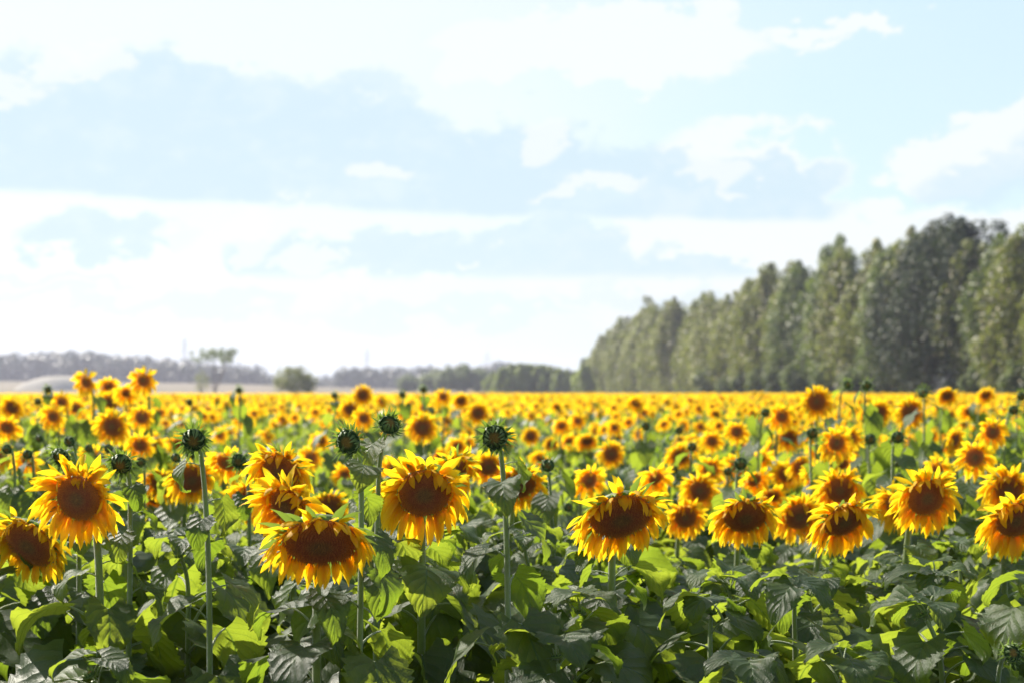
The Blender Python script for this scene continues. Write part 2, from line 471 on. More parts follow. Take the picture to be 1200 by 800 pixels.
def budhead(seed, W, q=2, opening=0.3, pitch=0.2):
    rng = random.Random(seed)
    R = W * 0.40; gv = gravity(pitch, 0)
    br = G()
    for (n, a0, rk, zk, lk, cu) in ((16, 1.25, 0.92, -0.05, 0.85, 0.9), (16, 0.85, 1.0, -0.12, 0.80, 0.6), (17, 0.35, 1.03, -0.20, 1.0, -0.2 + opening), (14, -0.2, 0.98, -0.32, 0.95, 0.4)):
        if q == 1 and a0 in (0.85,): continue
        if q == 0 and a0 in (0.85, -0.25): continue
        for i in range(n if q == 2 else n * 2 // 3):
            th = 2 * PI * i / (n if q == 2 else n * 2 // 3) + rng.uniform(-.12, .12)
            blade(br, rng, th, R * rk, R * lk * rng.uniform(0.75, 1.35), R * (0.32 if a0 > .5 else 0.22), a0 + rng.uniform(-.3, .3), gv, 0.05, 4 if q == 2 else 3, 3 if q else 2, R * zk, cu + rng.uniform(-.5, .5), 0.5, off=rng.uniform(-.25, .25))
    d = disc_geo(R * 0.97, R * 0.42, max(q, 1), rng, 260 if q == 2 else 0)
    return {'disc': d, 'bracts': br, 'head': receptacle(R, rng, 16 if q == 2 else 8)}

# leaf: petiole + heart-shaped serrated blade; origin on the stem, +X outwards, +Z up
def leaf_geo(seed, L, W, q=2, droop=1.1, start=0.9, lp=0.10, fold=0.35):
    rng = random.Random(seed); g = G()
    rows, cols = {2: (25, 9), 1: (7, 5), 0: (4, 3)}[q]
    pts = []; ang = start; p = np.array([0.0, 0, 0]); yw = rng.uniform(-.15, .15)
    np_ = 6 if q == 2 else 3
    for i in range(np_):
        pts.append(p.copy())
        p = p + np.array([math.cos(ang), 0, math.sin(ang)]) * lp / (np_ - 1)
        ang -= start * 0.9 / (np_ - 1)
    if q > 0: tube(g, pts, [0.0042 - 0.0014 * i / (np_ - 1) for i in range(np_)] if q == 2 else [0.004] * np_, 5 if q == 2 else 3, m=1, cap=False)
    p = pts[-1].copy(); ang = ang + rng.uniform(-.75, -.05)
    V = []; A_ = []; rnd = rng.random(); ph1, ph2 = rng.uniform(0, 6), rng.uniform(0, 6); asym = rng.uniform(-.25, .25)
    rip = rng.uniform(0.06, 0.16)
    for i in range(rows):
        v = i / (rows - 1)
        tdir = np.array([math.cos(ang), yw * v, math.sin(ang)]); ndir = np.array([-math.sin(ang), 0, math.cos(ang)])
        wv = W * 0.5 * (0.50 + 2.9 * v) if v < 0.18 else W * 0.5 * max(0.0, 1 - ((v - 0.18) / 0.82) ** 1.55) ** 0.95 * 1.02
        wv = max(wv, W * 0.008)
        for c in range(cols):
            u_ = -1 + 2 * c / (cols - 1)
            au = abs(u_); e = 1.0
            back = 0.24 * L * au ** 1.3 * (1 - v) ** 3
            if c in (0, cols - 1) and q == 2 and 0 < i < rows - 1:
                e = 1.07 if i % 2 else 0.92; back += 0.02 * L * (1 if i % 2 else -1)
            f = fold * (1 + asym * (1 if u_ > 0 else -1)) * (1 - 0.4 * v)
            y = u_ * wv * e * math.cos(f * au); z = au * wv * math.sin(f) - 0.5 * f * au * au * wv * 0.9
            z += rip * W * 0.5 * math.sin(v * 11 + ph1 + (2.0 if u_ > 0 else 0)) * au ** 1.5 + 0.03 * W * math.sin(v * 17 + ph2) * au
            if q == 2: z += 0.007 * W * math.cos((v * 6 - au ** .8 * 2.6) * 2 * PI) * min(1, au * 3) * (1 - 0.3 * au)
            V.append(p + np.array([0, y, 0]) + ndir * z - tdir * back); A_.append((u_, v, rnd))
        p = p + tdir * L / (rows - 1)
        ang -= droop / (rows - 1) * (0.5 + 1.1 * v)
    g.add(V, A_, gridF(rows, cols), 0)
    return g

HERO_LEAVES = []
for s in range(12):
    rg = random.Random(900 + s)
    HERO_LEAVES.append(make_mesh('leaf', leaf_geo(s * 7 + 3, 0.22, 0.215 * rg.uniform(0.8, 1.05), 2, droop=rg.uniform(0.8, 2.2), start=rg.uniform(0.5, 1.15), lp=0.11, fold=rg.uniform(0.1, 0.75)), [M_leaf, M_stem]))
MID_LEAVES = [leaf_geo(s * 5 + 1, 0.22, 0.19, 1, droop=random.Random(s).uniform(0.8, 2.1), start=random.Random(s + 50).uniform(0.5, 1.1), fold=random.Random(s + 9).uniform(0.1, 0.6)).pack() for s in range(8)]
LOW_LEAVES = [leaf_geo(s * 5 + 1, 0.24, 0.21, 0, droop=random.Random(s).uniform(0.8, 1.9)).pack() for s in range(6)]

def headmat(yaw, pitch, roll):
    return Matrix.Rotation(yaw, 4, 'Z') @ Matrix.Rotation(PI / 2 + pitch, 4, 'X') @ Matrix.Rotation(roll, 4, 'Z')

def P(px, py, Y):
    """point at ground distance Y that is seen at (px, py) of the photograph"""
    x = (px - 600) / FPX; y = (400 - py) / FPX
    c, s = math.cos(TILT), math.sin(TILT)
    d = Vector((x, c - s * y, s + c * y))
    return Vector((0, 0, H)) + d * (Y / d.y)
def proj(p):
    c, s = math.cos(TILT), math.sin(TILT)
    z = p[2] - H
    zz = p[1] * c + z * s; yy = -p[1] * s + z * c
    return 600 + FPX * p[0] / zz, 400 - FPX * yy / zz

def stem_path(base, cpos, face, n=12, rng=random):
    b = np.array(cpos) - np.array(face) * 0.02
    back = b - np.array(face) * 0.13 + np.array([0, 0, 0.01])
    hgt = cpos[2]
    p1 = np.array([base[0] + rng.uniform(-.07, .07), base[1] + rng.uniform(-.04, .04), hgt * 0.80])
    return bez(np.array([base[0], base[1], -0.01]), p1, back, b, n)

# shared heads for plants farther back (mid = separate meshes, low = templates)
def head_meshes(parts, bud=False):
    me = {'head': make_mesh('flower_head', parts['head'], M_bract), 'disc': make_mesh('disc', parts['disc'], M_bud if bud else M_disc)}
    if 'petals' in parts: me['petals'] = make_mesh('petals', parts['petals'], M_petal)
    if 'bracts' in parts: me['bracts'] = make_mesh('bracts', parts['bracts'], M_bract)
    return me
SHARED = []
for s in range(12):
    rg = random.Random(70 + s)
    pt = rg.uniform(0.05, 0.75)
    W0 = 0.22
    SHARED.append((pt, W0, head_meshes(bloom(300 + s, W0, rg.uniform(0.40, 0.52), pt, 0, 2 if s < 6 else 1, fold=0.07, droopk=0.8, shag=1.0))))
SHARED_BUD = [(0.3 * i, 0.07, head_meshes(budhead(400 + i, 0.07, 1, 0.3 * i), True)) for i in range(4)]

PLANTS = []       # records for labels
def make_plant(rec):
    """rec: pos (head centre), W, ratio, yaw, pitch, roll, type bloom|bud|leafy, tier 2|1|0, seed"""
    rng = random.Random(rec['seed'])
    Mh = headmat(rec['yaw'], rec['pitch'], rec['roll'])
    face = (Mh.to_3x3() @ Vector((0, 0, 1)))
    pos = rec['pos']; tier = rec['tier']
    hf = Vector((face.x, face.y)).normalized(); bo = 0.07 + rec['W'] * rec['ratio'] * 0.5 * max(0, math.sin(rec['pitch'])) + (0.05 if rec['type'] == 'bloom' else 0)
    bx = pos[0] - hf.x * bo + rng.uniform(-.03, .03); by = pos[1] - hf.y * bo + rng.uniform(0, .04)
    root = bpy.data.objects.new('sunflower', None); C.objects.link(root)
    root.empty_display_size = 0.1; root.location = (bx, by, 0)
    rel = Vector(pos) - Vector((bx, by, 0))
    path = stem_path((0, 0), rel, face, 14 if tier == 2 else 7, rng)
    n = len(path); bud = rec['type'] != 'bloom'
    r0 = (0.0140 if not bud else 0.0095) * (rec.get('thick', 1.0))
    g = G(); tube(g, path, [r0 * (1 - 0.42 * (i / (n - 1)) ** 1.5) for i in range(n)], 10 if tier == 2 else 5, ridge=0.06 if tier == 2 else 0)
    link('stem', make_mesh('stem', g, M_stem), root)
    # head
    if tier == 2 and rec['type'] == 'bloom':
        me = head_meshes(bloom(rec['seed'], rec['W'], rec['ratio'], rec['pitch'], rec['roll'], 2, rec.get('fold', 0.3), rec.get('shag', 1.2), rec.get('droop', .7 + 1.0 * max(0, rec['pitch'])))); sc_ = 1
    elif tier == 2 and rec['W'] > 0.05 and rec['type'] == 'bud':
        me = head_meshes(budhead(rec['seed'], rec['W'], 2, rec.get('open', 0.4), rec['pitch']), True); sc_ = 1
    elif not bud:
        best = sorted(SHARED, key=lambda q: abs(q[0] - rec['pitch']) + rng.uniform(0, 0.3))[0]
        me = best[2]; sc_ = rec['W'] / best[1]
    else:
        b = rng.choice(SHARED_BUD); me = b[2]; sc_ = rec['W'] / b[1]
    hd = link('flower_bud' if bud else 'flower_head', me['head'], root)
    hd.matrix_local = Matrix.Translation(rel) @ Mh @ Matrix.Scale(sc_, 4)
    for k_ in ('disc', 'petals', 'bracts'):
        if k_ in me: link(k_, me[k_], hd)
    # leaves
    hgt = pos[2]; a = rng.uniform(0, 6.28)
    small = rec.get('leafscale', 1.0)
    nl = rec.get('leaves', 12) + (5 if tier == 2 else 2)
    top = hgt - ((0.19 if tier == 2 else 0.13) if not bud else 0.05)
    zs = [0.30 + (top - 0.30) * ((i + rng.uniform(-.2, .2)) / (nl - 0.6)) for i in range(nl)]
    if rec['type'] == 'leafy': zs += [top + 0.02 + .01 * i for i in range(4)]
    fg = G()
    for i, z in enumerate(zs):
        f = (z - 0.2) / max(0.1, top - 0.2)
        tipleaf = z > top and rec['type'] == 'leafy'
        z = min(z, top + 0.04)
        a += 2.399 + rng.uniform(-.35, .35)
        s = small * ((1.58 - 0.98 * f ** 3.0) if rec['type'] != 'bud' else (1.55 - 1.0 * f ** 1.9)) * rng.uniform(0.75, 1.15)
        if tipleaf: s = small * rng.uniform(.42, .6)
        # position on the stem at this height
        q = min(path, key=lambda p: abs(p[2] - z))
        if tier == 2 and rec['type'] != 'leafy':
            def hits(a_):
                for reach in (.10, .20):
                    tp_ = proj((bx + q[0] + math.cos(a_) * (reach + .1) * s, by + q[1] + math.sin(a_) * (reach + .1) * s, z + .04 - reach * .2))
                    if any((tp_[0] - h_[0]) ** 2 + (tp_[1] - h_[1]) ** 2 < h_[2] ** 2 for h_ in DISCS): return True
                return False
            for tr_ in range(5):
                if not hits(a): break
                a += 1.25
            else: continue
        if tier == 2:
            o = link('leaf', rng.choice(HERO_LEAVES), root, (q[0], q[1], z))
            o.rotation_euler = (rng.uniform(-.25, .25), rng.uniform(-.25, .3) - (.5 if tipleaf else 0), a)
            o.scale = (s, s * rng.uniform(0.9, 1.1), s)
        else:
            M4 = np.array(Matrix.Translation((q[0], q[1], z)) @ Matrix.Rotation(a, 4, 'Z') @ Matrix.Rotation(rng.uniform(-.2, .3), 4, 'Y') @ Matrix.Scale(s, 4))
            fg.merge(rng.choice(MID_LEAVES), M4)
    if tier != 2: link('foliage', make_mesh('foliage', fg, [M_leaf, M_stem]), root)
    root['category'] = 'sunflower'
    rec['root'] = root; rec['px'] = proj(pos); rec['wpx'] = rec['W'] * FPX / pos[1]
    PLANTS.append(rec)
    return root
#PLANTS_BEGIN
# ---------------------------------------------------------------- the sunflowers that can be told apart
# px, py, width px, real width, disc ratio, yaw, pitch, type, options, landmark phrase, label
B, K = 'bloom', 'bud'
SPEC = [
 (375, 634, 132, .300, .62, 6, 50, B, dict(tier=2, fold=.28, shag=1.5, leaves=12), 'the widest drooping bloom', 'widest drooping bloom with oval brown disc, frontmost of three stacked blooms'),
 (337, 592, 98, .27, .42, -28, 22, B, dict(tier=2, fold=.2, shag=1.5, leaves=8), None, 'shaggy bloom stacked between the widest drooping bloom and the bloom above it'),
 (329, 552, 86, .26, .48, -18, 28, B, dict(tier=2, fold=.15, leaves=8), None, 'bloom at the top of the stack of three above the widest drooping bloom'),
 (92, 583, 106, .28, .46, -8, 16, B, dict(tier=2, fold=.12, leaves=12), 'the round ragged bloom', 'large round ragged bloom facing forward with one petal bent across its disc'),
 (36, 636, 98, .28, .62, -22, 34, B, dict(tier=2, fold=.35, leaves=12), 'the big-disc bloom hanging low', 'low hanging bloom with very big dark disc and sparse drooping petals, beside round ragged bloom'),
 (497, 577, 112, .29, .50, 8, 26, B, dict(tier=2, fold=.15, shag=1.4, leaves=12), 'the twin-headed bloom', 'large bloom with wide skirt of petals overlapping another bloom just behind it'),
 (530, 552, 74, .24, .50, 40, 30, B, dict(tier=2, fold=.4, shag=1.7, leaves=6), None, 'ragged bloom turned aside just behind the large wide-skirted bloom'),
 (727, 604, 114, .30, .58, 14, 44, B, dict(tier=2, fold=.38, shag=1.4, leaves=12), 'the big hooded bloom', 'big shaggy bloom hooded by green bracts with petals folded over its red-brown disc'),
 (873, 604, 82, .27, .54, 0, 40, B, dict(tier=2, fold=.3, leaves=11), 'the bell-shaped bloom', 'drooping bell-shaped bloom with even skirt of petals, standing clear of its neighbours'),
 (988, 609, 88, .27, .50, 18, 40, B, dict(tier=2, fold=.4, shag=1.5, leaves=11), 'the folded-petal bloom', 'drooping bloom with several small petals folded down onto its dark disc'),
 (984, 573, 62, .26, .46, 0, 24, B, dict(tier=2, fold=.2, leaves=7), None, 'bloom peeping directly over the drooping bloom with folded petals'),
 (1085, 582, 84, .27, .48, 10, 20, B, dict(tier=2, fold=.2, leaves=11), 'the round bloom on a straight stem', 'round fringed bloom on thick straight stem, right of the drooping bloom with folded petals'),
 (1052, 592, 62, .25, .42, -48, 24, B, dict(tier=2, fold=.2, leaves=7), None, 'half-hidden bloom turned away beside the round fringed bloom on straight stem'),
 (1190, 608, 92, .28, .46, 6, 30, B, dict(tier=2, fold=.3, leaves=11), 'the bloom cut by the frame', 'large front bloom cut off by the right edge of the photo'),
 (1182, 572, 66, .26, .42, -24, 22, B, dict(tier=2, leaves=7), None, 'bloom just above the large front bloom cut by the right edge'),
 (936, 604, 62, .25, .48, 10, 22, B, dict(tier=2, leaves=8), None, 'medium bloom squeezed between the bell-shaped bloom and the folded-petal bloom'),
 (608, 567, 66, .25, .54, 10, 34, B, dict(tier=2, fold=.2, leaves=8), None, 'bloom partly hidden behind the stem of the tallest spiky bud'),
 (803, 605, 50, .22, .46, 5, 18, B, dict(tier=2, leaves=8), None, 'small round bloom between the big hooded bloom and the bell-shaped bloom'),
 (820, 574, 46, .22, .46, 0, 10, B, dict(tier=2, leaves=8), None, 'neat round bloom facing forward above and left of the bell-shaped bloom'),
 (290, 585, 54, .23, .46, -12, 15, B, dict(tier=2, leaves=8), None, 'small bloom at the outer edge of the stack of three blooms'),
 (384, 594, 50, .22, .62, 20, 30, B, dict(tier=2, fold=.3, leaves=7), None, 'dark-disced bloom peeping over the shoulder of the widest drooping bloom'),
 (190, 566, 52, .22, .54, -20, 34, B, dict(tier=2, leaves=8), None, 'drooping dark-disced bloom left of the tall bud with bare stem'),
 (224, 561, 58, .23, .56, 22, 30, B, dict(tier=2, leaves=7), None, 'dark-disced bloom crossed by the bare stem of the tall bud'),
 (178, 582, 40, .20, .4, -30, 36, B, dict(tier=1), None, None),
 (690, 562, 46, .22, .44, 22, 20, B, dict(tier=1), None, None),
 (762, 574, 44, .23, .44, -10, 12, B, dict(tier=1), None, None),
 (768, 560, 46, .23, .44, 25, 30, B, dict(tier=1), None, None),
 (764, 588, 40, .22, .44, 25, 20, B, dict(tier=1), None, None),
 (716, 531, 33, .22, .42, 12, 8, B, dict(tier=1), 'the lone upright bloom', 'solitary upright bloom standing over green leaves behind the big hooded bloom'),
 (364, 535, 32, .21, .50, 0, 5, B, dict(tier=1), 'the small neat bloom', 'small neat round bloom alone above the stack of three blooms'),
 (1142, 535, 50, .23, .46, 4, 12, B, dict(tier=1), 'the upright mid bloom', 'upright round bloom standing clear above the round fringed bloom'),
 (1163, 505, 42, .22, .46, 8, 12, B, dict(tier=1), None, None),
 (980, 518, 46, .23, .46, 8, 12, B, dict(tier=1), None, None),
 (985, 543, 42, .22, .46, 12, 25, B, dict(tier=1), None, None),
 (957, 555, 40, .21, .46, -20, 22, B, dict(tier=1), None, None),
 (940, 548, 38, .21, .46, -30, 15, B, dict(tier=1), None, None),
 (957, 470, 39, .23, .42, -5, 5, B, dict(tier=1), 'the bloom against the dark trees', 'bright upright bloom standing against the foot of the dark trees'),
 (916, 487, 36, .22, .44, 8, 8, B, dict(tier=1), None, None),
 (1066, 482, 38, .23, .44, 5, 8, B, dict(tier=1), None, None),
 (1030, 482, 33, .22, .46, 8, 14, B, dict(tier=1), None, None),
 (1110, 463, 25, .20, .48, 0, 30, B, dict(tier=1), None, None),
 (1155, 462, 22, .19, .5, 5, 30, B, dict(tier=1), None, None),
 (863, 505, 31, .22, .46, 0, 12, B, dict(tier=1), None, None),
 (834, 516, 30, .22, .48, 5, 12, B, dict(tier=1), None, None),
 (832, 549, 40, .23, .44, 5, 12, B, dict(tier=1), None, None),
 (884, 562, 42, .22, .55, 22, 30, B, dict(tier=1), None, None),
 (925, 512, 34, .22, .44, -12, 25, B, dict(tier=1), None, None),
 (905, 580, 40, .22, .44, -12, 35, B, dict(tier=1), None, None),
 (952, 588, 40, .22, .44, 8, 15, B, dict(tier=1), None, None),
 (168, 445, 35, .23, .46, 6, 8, B, dict(tier=1), 'the tallest bloom at the left', 'tallest bloom of the left cluster, standing highest against the far wood'),
 (101, 447, 33, .23, .44, -18, 14, B, dict(tier=1), None, None),
 (127, 452, 28, .21, .44, 14, 24, B, dict(tier=1), None, None),
 (148, 460, 30, .21, .5, 14, 35, B, dict(tier=1), None, None),
 (130, 471, 30, .22, .4, -6, 20, B, dict(tier=1), None, None),
 (132, 499, 44, .24, .36, -10, 10, B, dict(tier=1), None, None),
 (164, 521, 38, .22, .5, 6, 22, B, dict(tier=1), None, None),
 (166, 488, 32, .21, .46, 12, 12, B, dict(tier=1), None, None),
 (62, 487, 33, .22, .4, -8, 10, B, dict(tier=1), None, None),
 (72, 470, 28, .21, .38, -8, 10, B, dict(tier=1), None, None),
 (88, 477, 26, .21, .38, 18, 20, B, dict(tier=1), None, None),
 (8, 500, 36, .22, .5, 6, 22, B, dict(tier=1), None, None),
 (14, 477, 30, .22, .42, -10, 22, B, dict(tier=1), None, None),
 (425, 462, 25, .21, .46, 0, 10, B, dict(tier=1), None, None),
 (426, 489, 29, .22, .44, 5, 8, B, dict(tier=1), None, None),
 (410, 479, 25, .21, .4, -10, 15, B, dict(tier=1), None, None),
 (495, 500, 37, .23, .42, 5, 8, B, dict(tier=1), 'the upright bloom between two buds', 'upright bloom between the two spiky buds of the middle'),
 (536, 522, 27, .20, .5, -5, 14, B, dict(tier=1), None, None),
 (560, 483, 28, .22, .44, -5, 12, B, dict(tier=1), None, None),
 (519, 464, 22, .20, .4, 0, 12, B, dict(tier=1), None, None),
 (540, 469, 21, .20, .4, 20, 22, B, dict(tier=1), None, None),
 (572, 546, 44, .23, .4, 10, 25, B, dict(tier=1), None, None),
 (622, 510, 22, .19, .42, 0, 8, B, dict(tier=1), None, None),
 (646, 520, 19, .18, .42, 0, 8, B, dict(tier=1), None, None),
 (658, 498, 24, .20, .42, 10, 25, B, dict(tier=1), None, None),
 (688, 516, 27, .22, .42, 10, 40, B, dict(tier=1), None, None),
 (677, 492, 22, .19, .44, 0, 8, B, dict(tier=1), None, None),
 (720, 500, 20, .18, .42, 0, 10, B, dict(tier=1), None, None),
 (790, 592, 30, .2, .42, 40, 50, B, dict(tier=1), None, None),
 (8, 590, 34, .21, .45, -10, 25, B, dict(tier=1), None, None),
 # closed buds on tall stems
 (580, 512, 36, .085, .5, -6, 8, K, dict(tier=2, leaves=9, leafscale=.78, open=.5), 'the tallest spiky bud', 'tallest spiky green bud on smooth straight stem, middle of the front'),
 (227, 515, 33, .082, .5, 5, 14, K, dict(tier=2, leaves=9, leafscale=.82, open=.4), 'the tall bud with bare stem', 'tall round green bud on long straight stem with small leaves, left front'),
 (408, 517, 36, .085, .5, -18, 10, K, dict(tier=2, leaves=8, leafscale=.75, open=.5), 'the yellow-centred bud', 'spiky green bud with brownish centre on a pale bent stem'),
 (456, 497, 30, .075, .5, 25, -30, K, dict(tier=2, leaves=8, leafscale=.78, open=.9), 'the bud tipped skyward', 'spiky bud tipped towards the sky on a thick leafy stem'),
 (142, 543, 30, .08, .5, 0, 20, K, dict(tier=2, leaves=9, leafscale=.7), 'the opening brown-centred bud', 'opening bud with brown centre above the round ragged bloom'),
 (71, 535, 28, .08, .5, -20, 30, K, dict(tier=2, leaves=7, leafscale=.6), None, 'drooping bud with pale curved neck above the round ragged bloom'),
 (280, 540, 22, .08, .5, -8, 12, K, dict(tier=2, leaves=8, leafscale=.7), None, 'half-open green bud just above and left of the stack of three blooms'),
 (642, 545, 20, .072, .5, 0, 10, K, dict(tier=1), None, None),
 (81, 517, 17, .066, .5, 0, 10, K, dict(tier=1), None, None),
 (32, 532, 15, .06, .5, 0, 10, K, dict(tier=1), None, None),
 (8, 526, 15, .06, .5, 0, 10, K, dict(tier=1), None, None),
 (104, 525, 13, .06, .5, 0, 10, K, dict(tier=1), None, None),
 (127, 525, 14, .06, .5, 0, 10, K, dict(tier=1), None, None),
 (165, 541, 15, .06, .5, 0, 10, K, dict(tier=1), None, None),
 (206, 536, 15, .06, .5, 0, 10, K, dict(tier=1), None, None),
 (38, 562, 14, .06, .5, 0, 10, K, dict(tier=1), None, None),
 (56, 456, 11, .075, .5, 0, 10, K, dict(tier=1), None, 'small round bud poking up before the pale mound'),
 (280, 457, 9, .07, .5, 0, 10, K, dict(tier=1), None, 'tiny round bud poking above the field under the lone flat-topped tree'),
 (44, 470, 11, .075, .5, 0, 10, K, dict(tier=1), None, None),
 (392, 463, 9, .07, .5, 0, 10, K, dict(tier=1), None, None),
 (471, 462, 9, .07, .5, 0, 10, K, dict(tier=1), None, None),
 (496, 456, 8, .07, .5, 0, 10, K, dict(tier=1), None, None),
 (222, 471, 10, .07, .5, 0, 10, K, dict(tier=1), None, None),
 (1016, 451, 14, .08, .5, 0, 8, K, dict(tier=1), 'the bud before the dark trees', 'round bud standing highest against the dark trunks of the trees'),
 (993, 450, 13, .08, .5, 20, -10, K, dict(tier=1), None, None),
 (897, 483, 13, .075, .5, 0, 8, K, dict(tier=1), None, None),
 (952, 507, 17, .085, .5, 0, 8, K, dict(tier=1), None, None),
 (1020, 514, 17, .085, .5, 0, 8, K, dict(tier=1), None, None),
 (1052, 512, 19, .085, .5, 0, 8, K, dict(tier=1), None, None),
 (1053, 541, 16, .075, .5, 0, 8, K, dict(tier=1), None, None),
 (1082, 460, 15, .085, .5, -20, -10, K, dict(tier=1), None, None),
 (1188, 480, 15, .08, .5, 0, 8, K, dict(tier=1), None, None),
 (1197, 464, 13, .08, .5, 0, 8, K, dict(tier=1), None, None),
 (757, 499, 13, .075, .5, 0, 8, K, dict(tier=1), None, None),
 (796, 504, 12, .075, .5, 0, 8, K, dict(tier=1), None, None),
 (811, 523, 14, .075, .5, 0, 8, K, dict(tier=1), None, None),
 (790, 550, 13, .07, .5, 0, 8, K, dict(tier=1), None, None),
 (853, 552, 13, .07, .5, 0, 8, K, dict(tier=1), None, None),
 (868, 543, 20, .09, .5, 0, 8, K, dict(tier=1), None, None),
 (666, 594, 14, .06, .5, 0, 8, K, dict(tier=1), None, None),
 (1186, 765, 24, .06, .5, 8, -20, K, dict(tier=2, leaves=6, leafscale=.5, open=1.2, Y=4.0), None, 'small spiky bud low among the dark leaves in the bottom right corner'),
]
DISCS = [(q[0], q[1], q[2] * q[4] * .5 + 20) for q in SPEC if q[7] == B and q[2] > 70]
for i, (px, py, wp, W, ra, yaw, pit, typ, opt, lm, lab) in enumerate(SPEC):
    Y = opt.get('Y', W * FPX / wp)
    if typ == K and wp < 12: Y = min(Y, 12.0)
    pos = P(px, py, Y)
    if pos.z < 0.75 and 'Y' not in opt:
        pos = P(px, py, (H - 0.8) / (H - pos.z) * Y)
    rec = dict(pos=pos, W=W * (1.0 if 'Y' in opt else pos.y / Y), ratio=ra, yaw=rad(yaw), pitch=rad(pit), roll=0, type=typ, seed=1000 + i, lm=lm, label=lab)
    rec.update(opt)
    if pos.y > 7.9 and rec['tier'] == 2: rec['tier'] = 1
    make_plant(rec)

# ---------------------------------------------------------------- every other plant near enough to tell apart
rng = random.Random(5)
TAN = 0.385
spots = []
Y = 3.55
while Y < 60:
    step = 0.40 if Y < 26 else 0.46
    half = TAN * Y + 1.9
    x = -half + rng.uniform(0, step)
    while x < half:
        spots.append((x + rng.uniform(-.13, .13), Y + rng.uniform(-.14, .14)))
        x += step
    Y += step
taken = [(r['root'].location.x, r['root'].location.y) for r in PLANTS]
spots = [s for s in spots if all((s[0] - t[0]) ** 2 + (s[1] - t[1]) ** 2 > 0.19 ** 2 for t in taken)]
spots.sort(key=lambda s: s[1])
def patch(x, Y):
    return 0.5 + 0.25 * math.sin(x * 2.1 + 1.3 * math.sin(Y * .9) + .7) + 0.25 * math.sin(Y * 1.7 + 1.1 * math.sin(x * 1.3))
def height_at(x, Y, rg):
    px = 600 + FPX * x / Y
    z = rg.gauss(1.26, 0.13)
    if 8.5 < Y < 15 and px < 210: z += 0.22
    if 9 < Y < 15 and px > 940: z += 0.16
    if 13 < Y < 24: z = rg.gauss(1.22, 0.15)
    if Y > 24: z = rg.gauss(1.33, 0.10)
    return z
def covers(p, wpx, Y):
    for r in PLANTS:
        if r.get('auto') or r['pos'][1] < Y: continue
        q = r['px']
        if abs(q[0] - p[0]) < (wpx + r['wpx']) * 0.42 and abs(q[1] - p[1]) < (wpx + r['wpx']) * 0.42: return True
    return False
MAXN = 300
rest = []
for (x, Y) in spots:
    px = 600 + FPX * x / Y
    inview = -25 < px < 1225
    if len(PLANTS) >= MAXN or not inview:
        rest.append((x, Y)); continue
    rg = random.Random(int(x * 1000) * 7919 + int(Y * 1000))
    leafy = Y < 7.4
    if Y < 3.72: continue
    if leafy:
        z = rg.uniform(1.12, 1.29)
        if Y < 4.5: z = rg.uniform(1.02, 1.17)
        if Y < 4.0: z = rg.uniform(0.88, 1.0)
        for tr_ in range(7):
            if not covers(proj((x, Y, z)), 0.30 * FPX / Y, Y): break
            z -= 0.06
        z = max(z, 0.72)
        rec = dict(pos=Vector((x, Y, z)), W=0.045, ratio=.5, yaw=rg.uniform(-3, 3), pitch=rg.uniform(-1.4, -1.0), roll=0, type='leafy', tier=2 if Y < 6.2 else 1, seed=int(rg.random() * 1e6), leaves=11, leafscale=1.32, auto=True, thick=1.1)
    else:
        z = height_at(x, Y, rg); bud = rg.random() < 0.13
        Wd = rg.uniform(0.065, 0.085) if bud else rg.uniform(0.18, 0.24)
        ok = False
        for tr_ in range(4):
            p = proj((x, Y, z))
            if not covers(p, Wd * FPX / Y, Y): ok = True; break
            z -= 0.09
        typ = 'bud' if bud else 'bloom'
        if not ok or (rg.random() < (0.80 if 230 < px < 800 and Y < 14 else 0.52) + 0.3 * patch(x, Y)): typ = 'leafy'; Wd = 0.04; z = min(z, 1.12)
        rec = dict(pos=Vector((x, Y, z)), W=Wd, ratio=.45, yaw=rg.gauss(0.05, .38), pitch=rg.uniform(.0, .75) if typ != 'leafy' else -1.2, roll=0, type=typ, tier=1, seed=int(rg.random() * 1e6), leaves=10, auto=True)
    make_plant(rec)

# labels: what it is, how it looks, and which landmark flower it is nearest to
LM = [r for r in PLANTS if r.get('lm')]
def octant(dx_, dy_):
    a = math.degrees(math.atan2(-dy_, dx_)) % 360
    return ['to the right of', 'to the upper right of', 'right above', 'to the upper left of', 'to the left of', 'to the lower left of', 'right below', 'to the lower right of'][int(((a + 22.5) % 360) // 45)]
ORD = ['nearest', 'second nearest', 'third nearest', 'fourth nearest', 'fifth nearest', 'sixth nearest', 'seventh nearest', 'eighth nearest', 'ninth nearest', 'tenth nearest'] + ['%dth nearest' % i for i in range(11, 90)]
sets = {}
for r in PLANTS:
    if r.get('label'): continue
    if r['type'] == 'bloom':
        k_ = 'drooping bloom' if r['pitch'] > 0.45 else ('sideways bloom' if abs(r['yaw']) > 0.42 else 'open bloom')
    elif r['type'] == 'bud': k_ = 'closed green bud'
    else: k_ = 'leafy plant'
    l = min(LM, key=lambda q: (q['px'][0] - r['px'][0]) ** 2 + (q['px'][1] - r['px'][1]) ** 2)
    dx_, dy_ = r['px'][0] - l['px'][0], r['px'][1] - l['px'][1]
    sets.setdefault((k_, octant(dx_, dy_), l['lm']), []).append((dx_ * dx_ + dy_ * dy_, r))
for (k_, oc, lm), lst in sets.items():
    lst.sort(key=lambda q: q[0])
    for i, (d_, r) in enumerate(lst):
        r['label'] = '%s %s %s %s' % (ORD[i], k_, oc, lm)
for r in PLANTS:
    o = r['root']; o['label'] = r['label']
    o['group'] = 'sunflowers with closed green buds' if r['type'] == 'bud' else ('leafy sunflower plants among the blooms' if r['type'] == 'leafy' else 'sunflowers in bloom')
    if r['type'] == 'leafy': o['category'] = 'sunflower plant'

